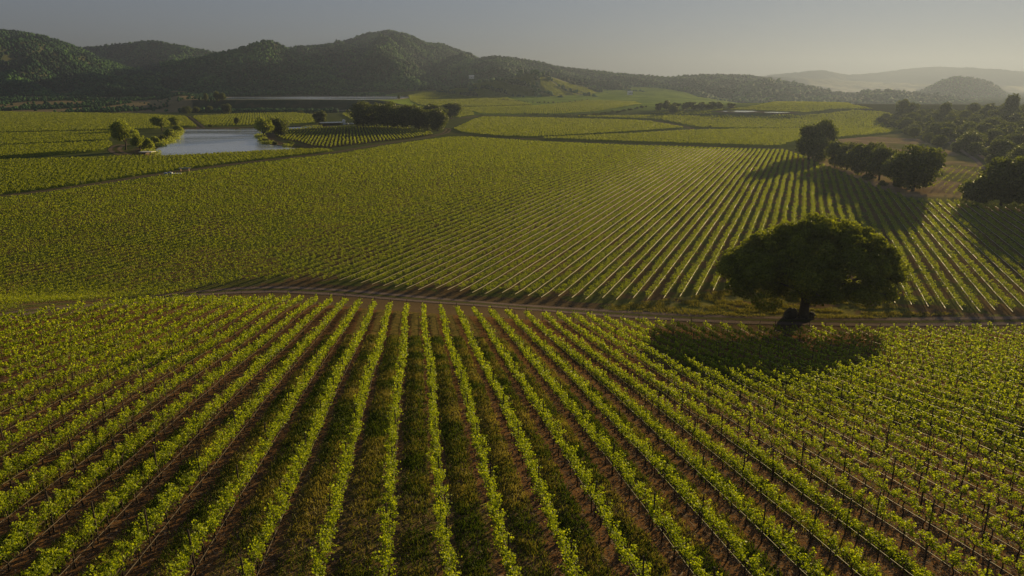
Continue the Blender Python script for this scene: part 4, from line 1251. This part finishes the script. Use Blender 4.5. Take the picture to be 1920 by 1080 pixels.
for px, py, lab in [(311.5, 330.5, "blue barrel at the edge of the farm track, left one of two"), (319.5, 329.5, "blue barrel at the edge of the farm track, right one of two")]:
    x, y, z = place_at(px, py)
    o = empty("blue_barrel", (x, y, z)); tag(o, lab, "barrel", "blue barrels by the farm track")
    b = MB(); b.tube([(0, 0, 0), (0, 0, .1), (0, 0, .75), (0, 0, 1.35), (0, 0, 1.45)], [.62, .7, .73, .7, .6], 18); link("body", b.mesh("body", M['blue']), o)
    b = MB(); b.tube([(0, 0, 1.44), (0, 0, 1.55)], [.3, .28], 12); link("lid", b.mesh("lid", M['white']), o)
def trailer():
    x, y, z = place_at(332, 328.5)
    o = empty("flat_trailer", (x, y, z), R(15)); tag(o, "white flatbed trailer beside the blue barrels on the farm track", "trailer")
    b = MB(); b.box((0, 0, .75), (3.6, 1.7, .14)); b.box((-1.75, 0, 1.0), (.08, 1.7, .4)); link("bed", b.mesh("bed", M['white']), o)
    b = MB(); b.box((2.5, 0, .6), (1.5, .1, .1)); link("drawbar", b.mesh("drawbar", M['silver']), o)
    for sy in (-.95, .95):
        b = MB(); b.tube([(-.4, sy - .1, .34), (-.4, sy + .1, .34)], [.34, .34], 14); link("wheel", b.mesh("wheel", M['rubber']), o)
trailer()
def pipes():
    x, y, z = place_at(347, 321)
    o = empty("pipe_rack", (x, y, z), R(12)); tag(o, "grey stack of irrigation pipes above the farm track, right of the barrels", "pipe rack")
    for i in range(4):
        b = MB(); b.tube([(-2.2, -.45 + i * .3, 1.3), (2.2, -.45 + i * .3, 1.3)], [.13, .13], 10); link("pipe", b.mesh("pipe", M['silver']), o)
    for sx in (-1.6, 1.6):
        b = MB(); b.box((sx, 0, .6), (.1, 1.4, 1.2)); link("stand", b.mesh("stand", M['timber']), o)
pipes()
def house(px, py, Y, w, lab):
    x, y, z = at_dist(px, py, Y)
    if Y < 1500: x, y, z = place_at(px, py); z += 2
    o = empty("farmhouse", (x, y, z - 2), R(10)); tag(o, lab, "house")
    b = MB(); b.box((0, 0, 3), (w, 7, 6)); link("wall", b.mesh("wall", M['white']), o)
    b = MB()
    for s in (-1, 1):
        V = [(-w / 2 - .5, 0, 8), (w / 2 + .5, 0, 8), (w / 2 + .5, s * 4.2, 5.8), (-w / 2 - .5, s * 4.2, 5.8)]; V = V + [(p[0], p[1], p[2] - .25) for p in V]
        b.add(V, [(0,1,2,3),(7,6,5,4),(0,4,5,1),(1,5,6,2),(2,6,7,3),(3,7,4,0)])
    link("roof", b.mesh("roof", M['roof']), o)
    for i in range(3):
        b = MB(); b.box((-w / 2 + w * (i + .5) / 3, -3.52, 3.2), (1.4, .08, 1.6)); link("window", b.mesh("window", M['glass']), o)
house(884, 146, 1640, 11, "pale farmhouse among the trees at the foot of the highest peak")
house(1181, 178, 1430, 9, "small white farmhouse at the foot of the long ridge")

# ---------------------------------------------------------------- haze
def haze():
    x0, x1, y0, y1, z0, z1 = -4500, 7500, -400, 6400, -30, 262
    me = bpy.data.meshes.new("haze")
    me.from_pydata([(x0,y0,z0),(x1,y0,z0),(x1,y1,z0),(x0,y1,z0),(x0,y0,z1),(x1,y0,z1),(x1,y1,z1),(x0,y1,z1)], [], [(3,2,1,0),(4,5,6,7),(0,1,5,4),(1,2,6,5),(2,3,7,6),(3,0,4,7)])
    m, nt, N, L = new_mat("haze")
    v = N.new("ShaderNodeVolumePrincipled"); v.inputs['Color'].default_value = (.16, .195, .31, 1)
    v.inputs['Density'].default_value = 0.00021; v.inputs['Anisotropy'].default_value = 0.5
    o = N.new("ShaderNodeOutputMaterial"); L.new(v.outputs[0], o.inputs['Volume'])
    me.materials.append(m)
    tag(link("haze", me), "pale evening haze lying over the valley", "haze", None, 'stuff')
haze()
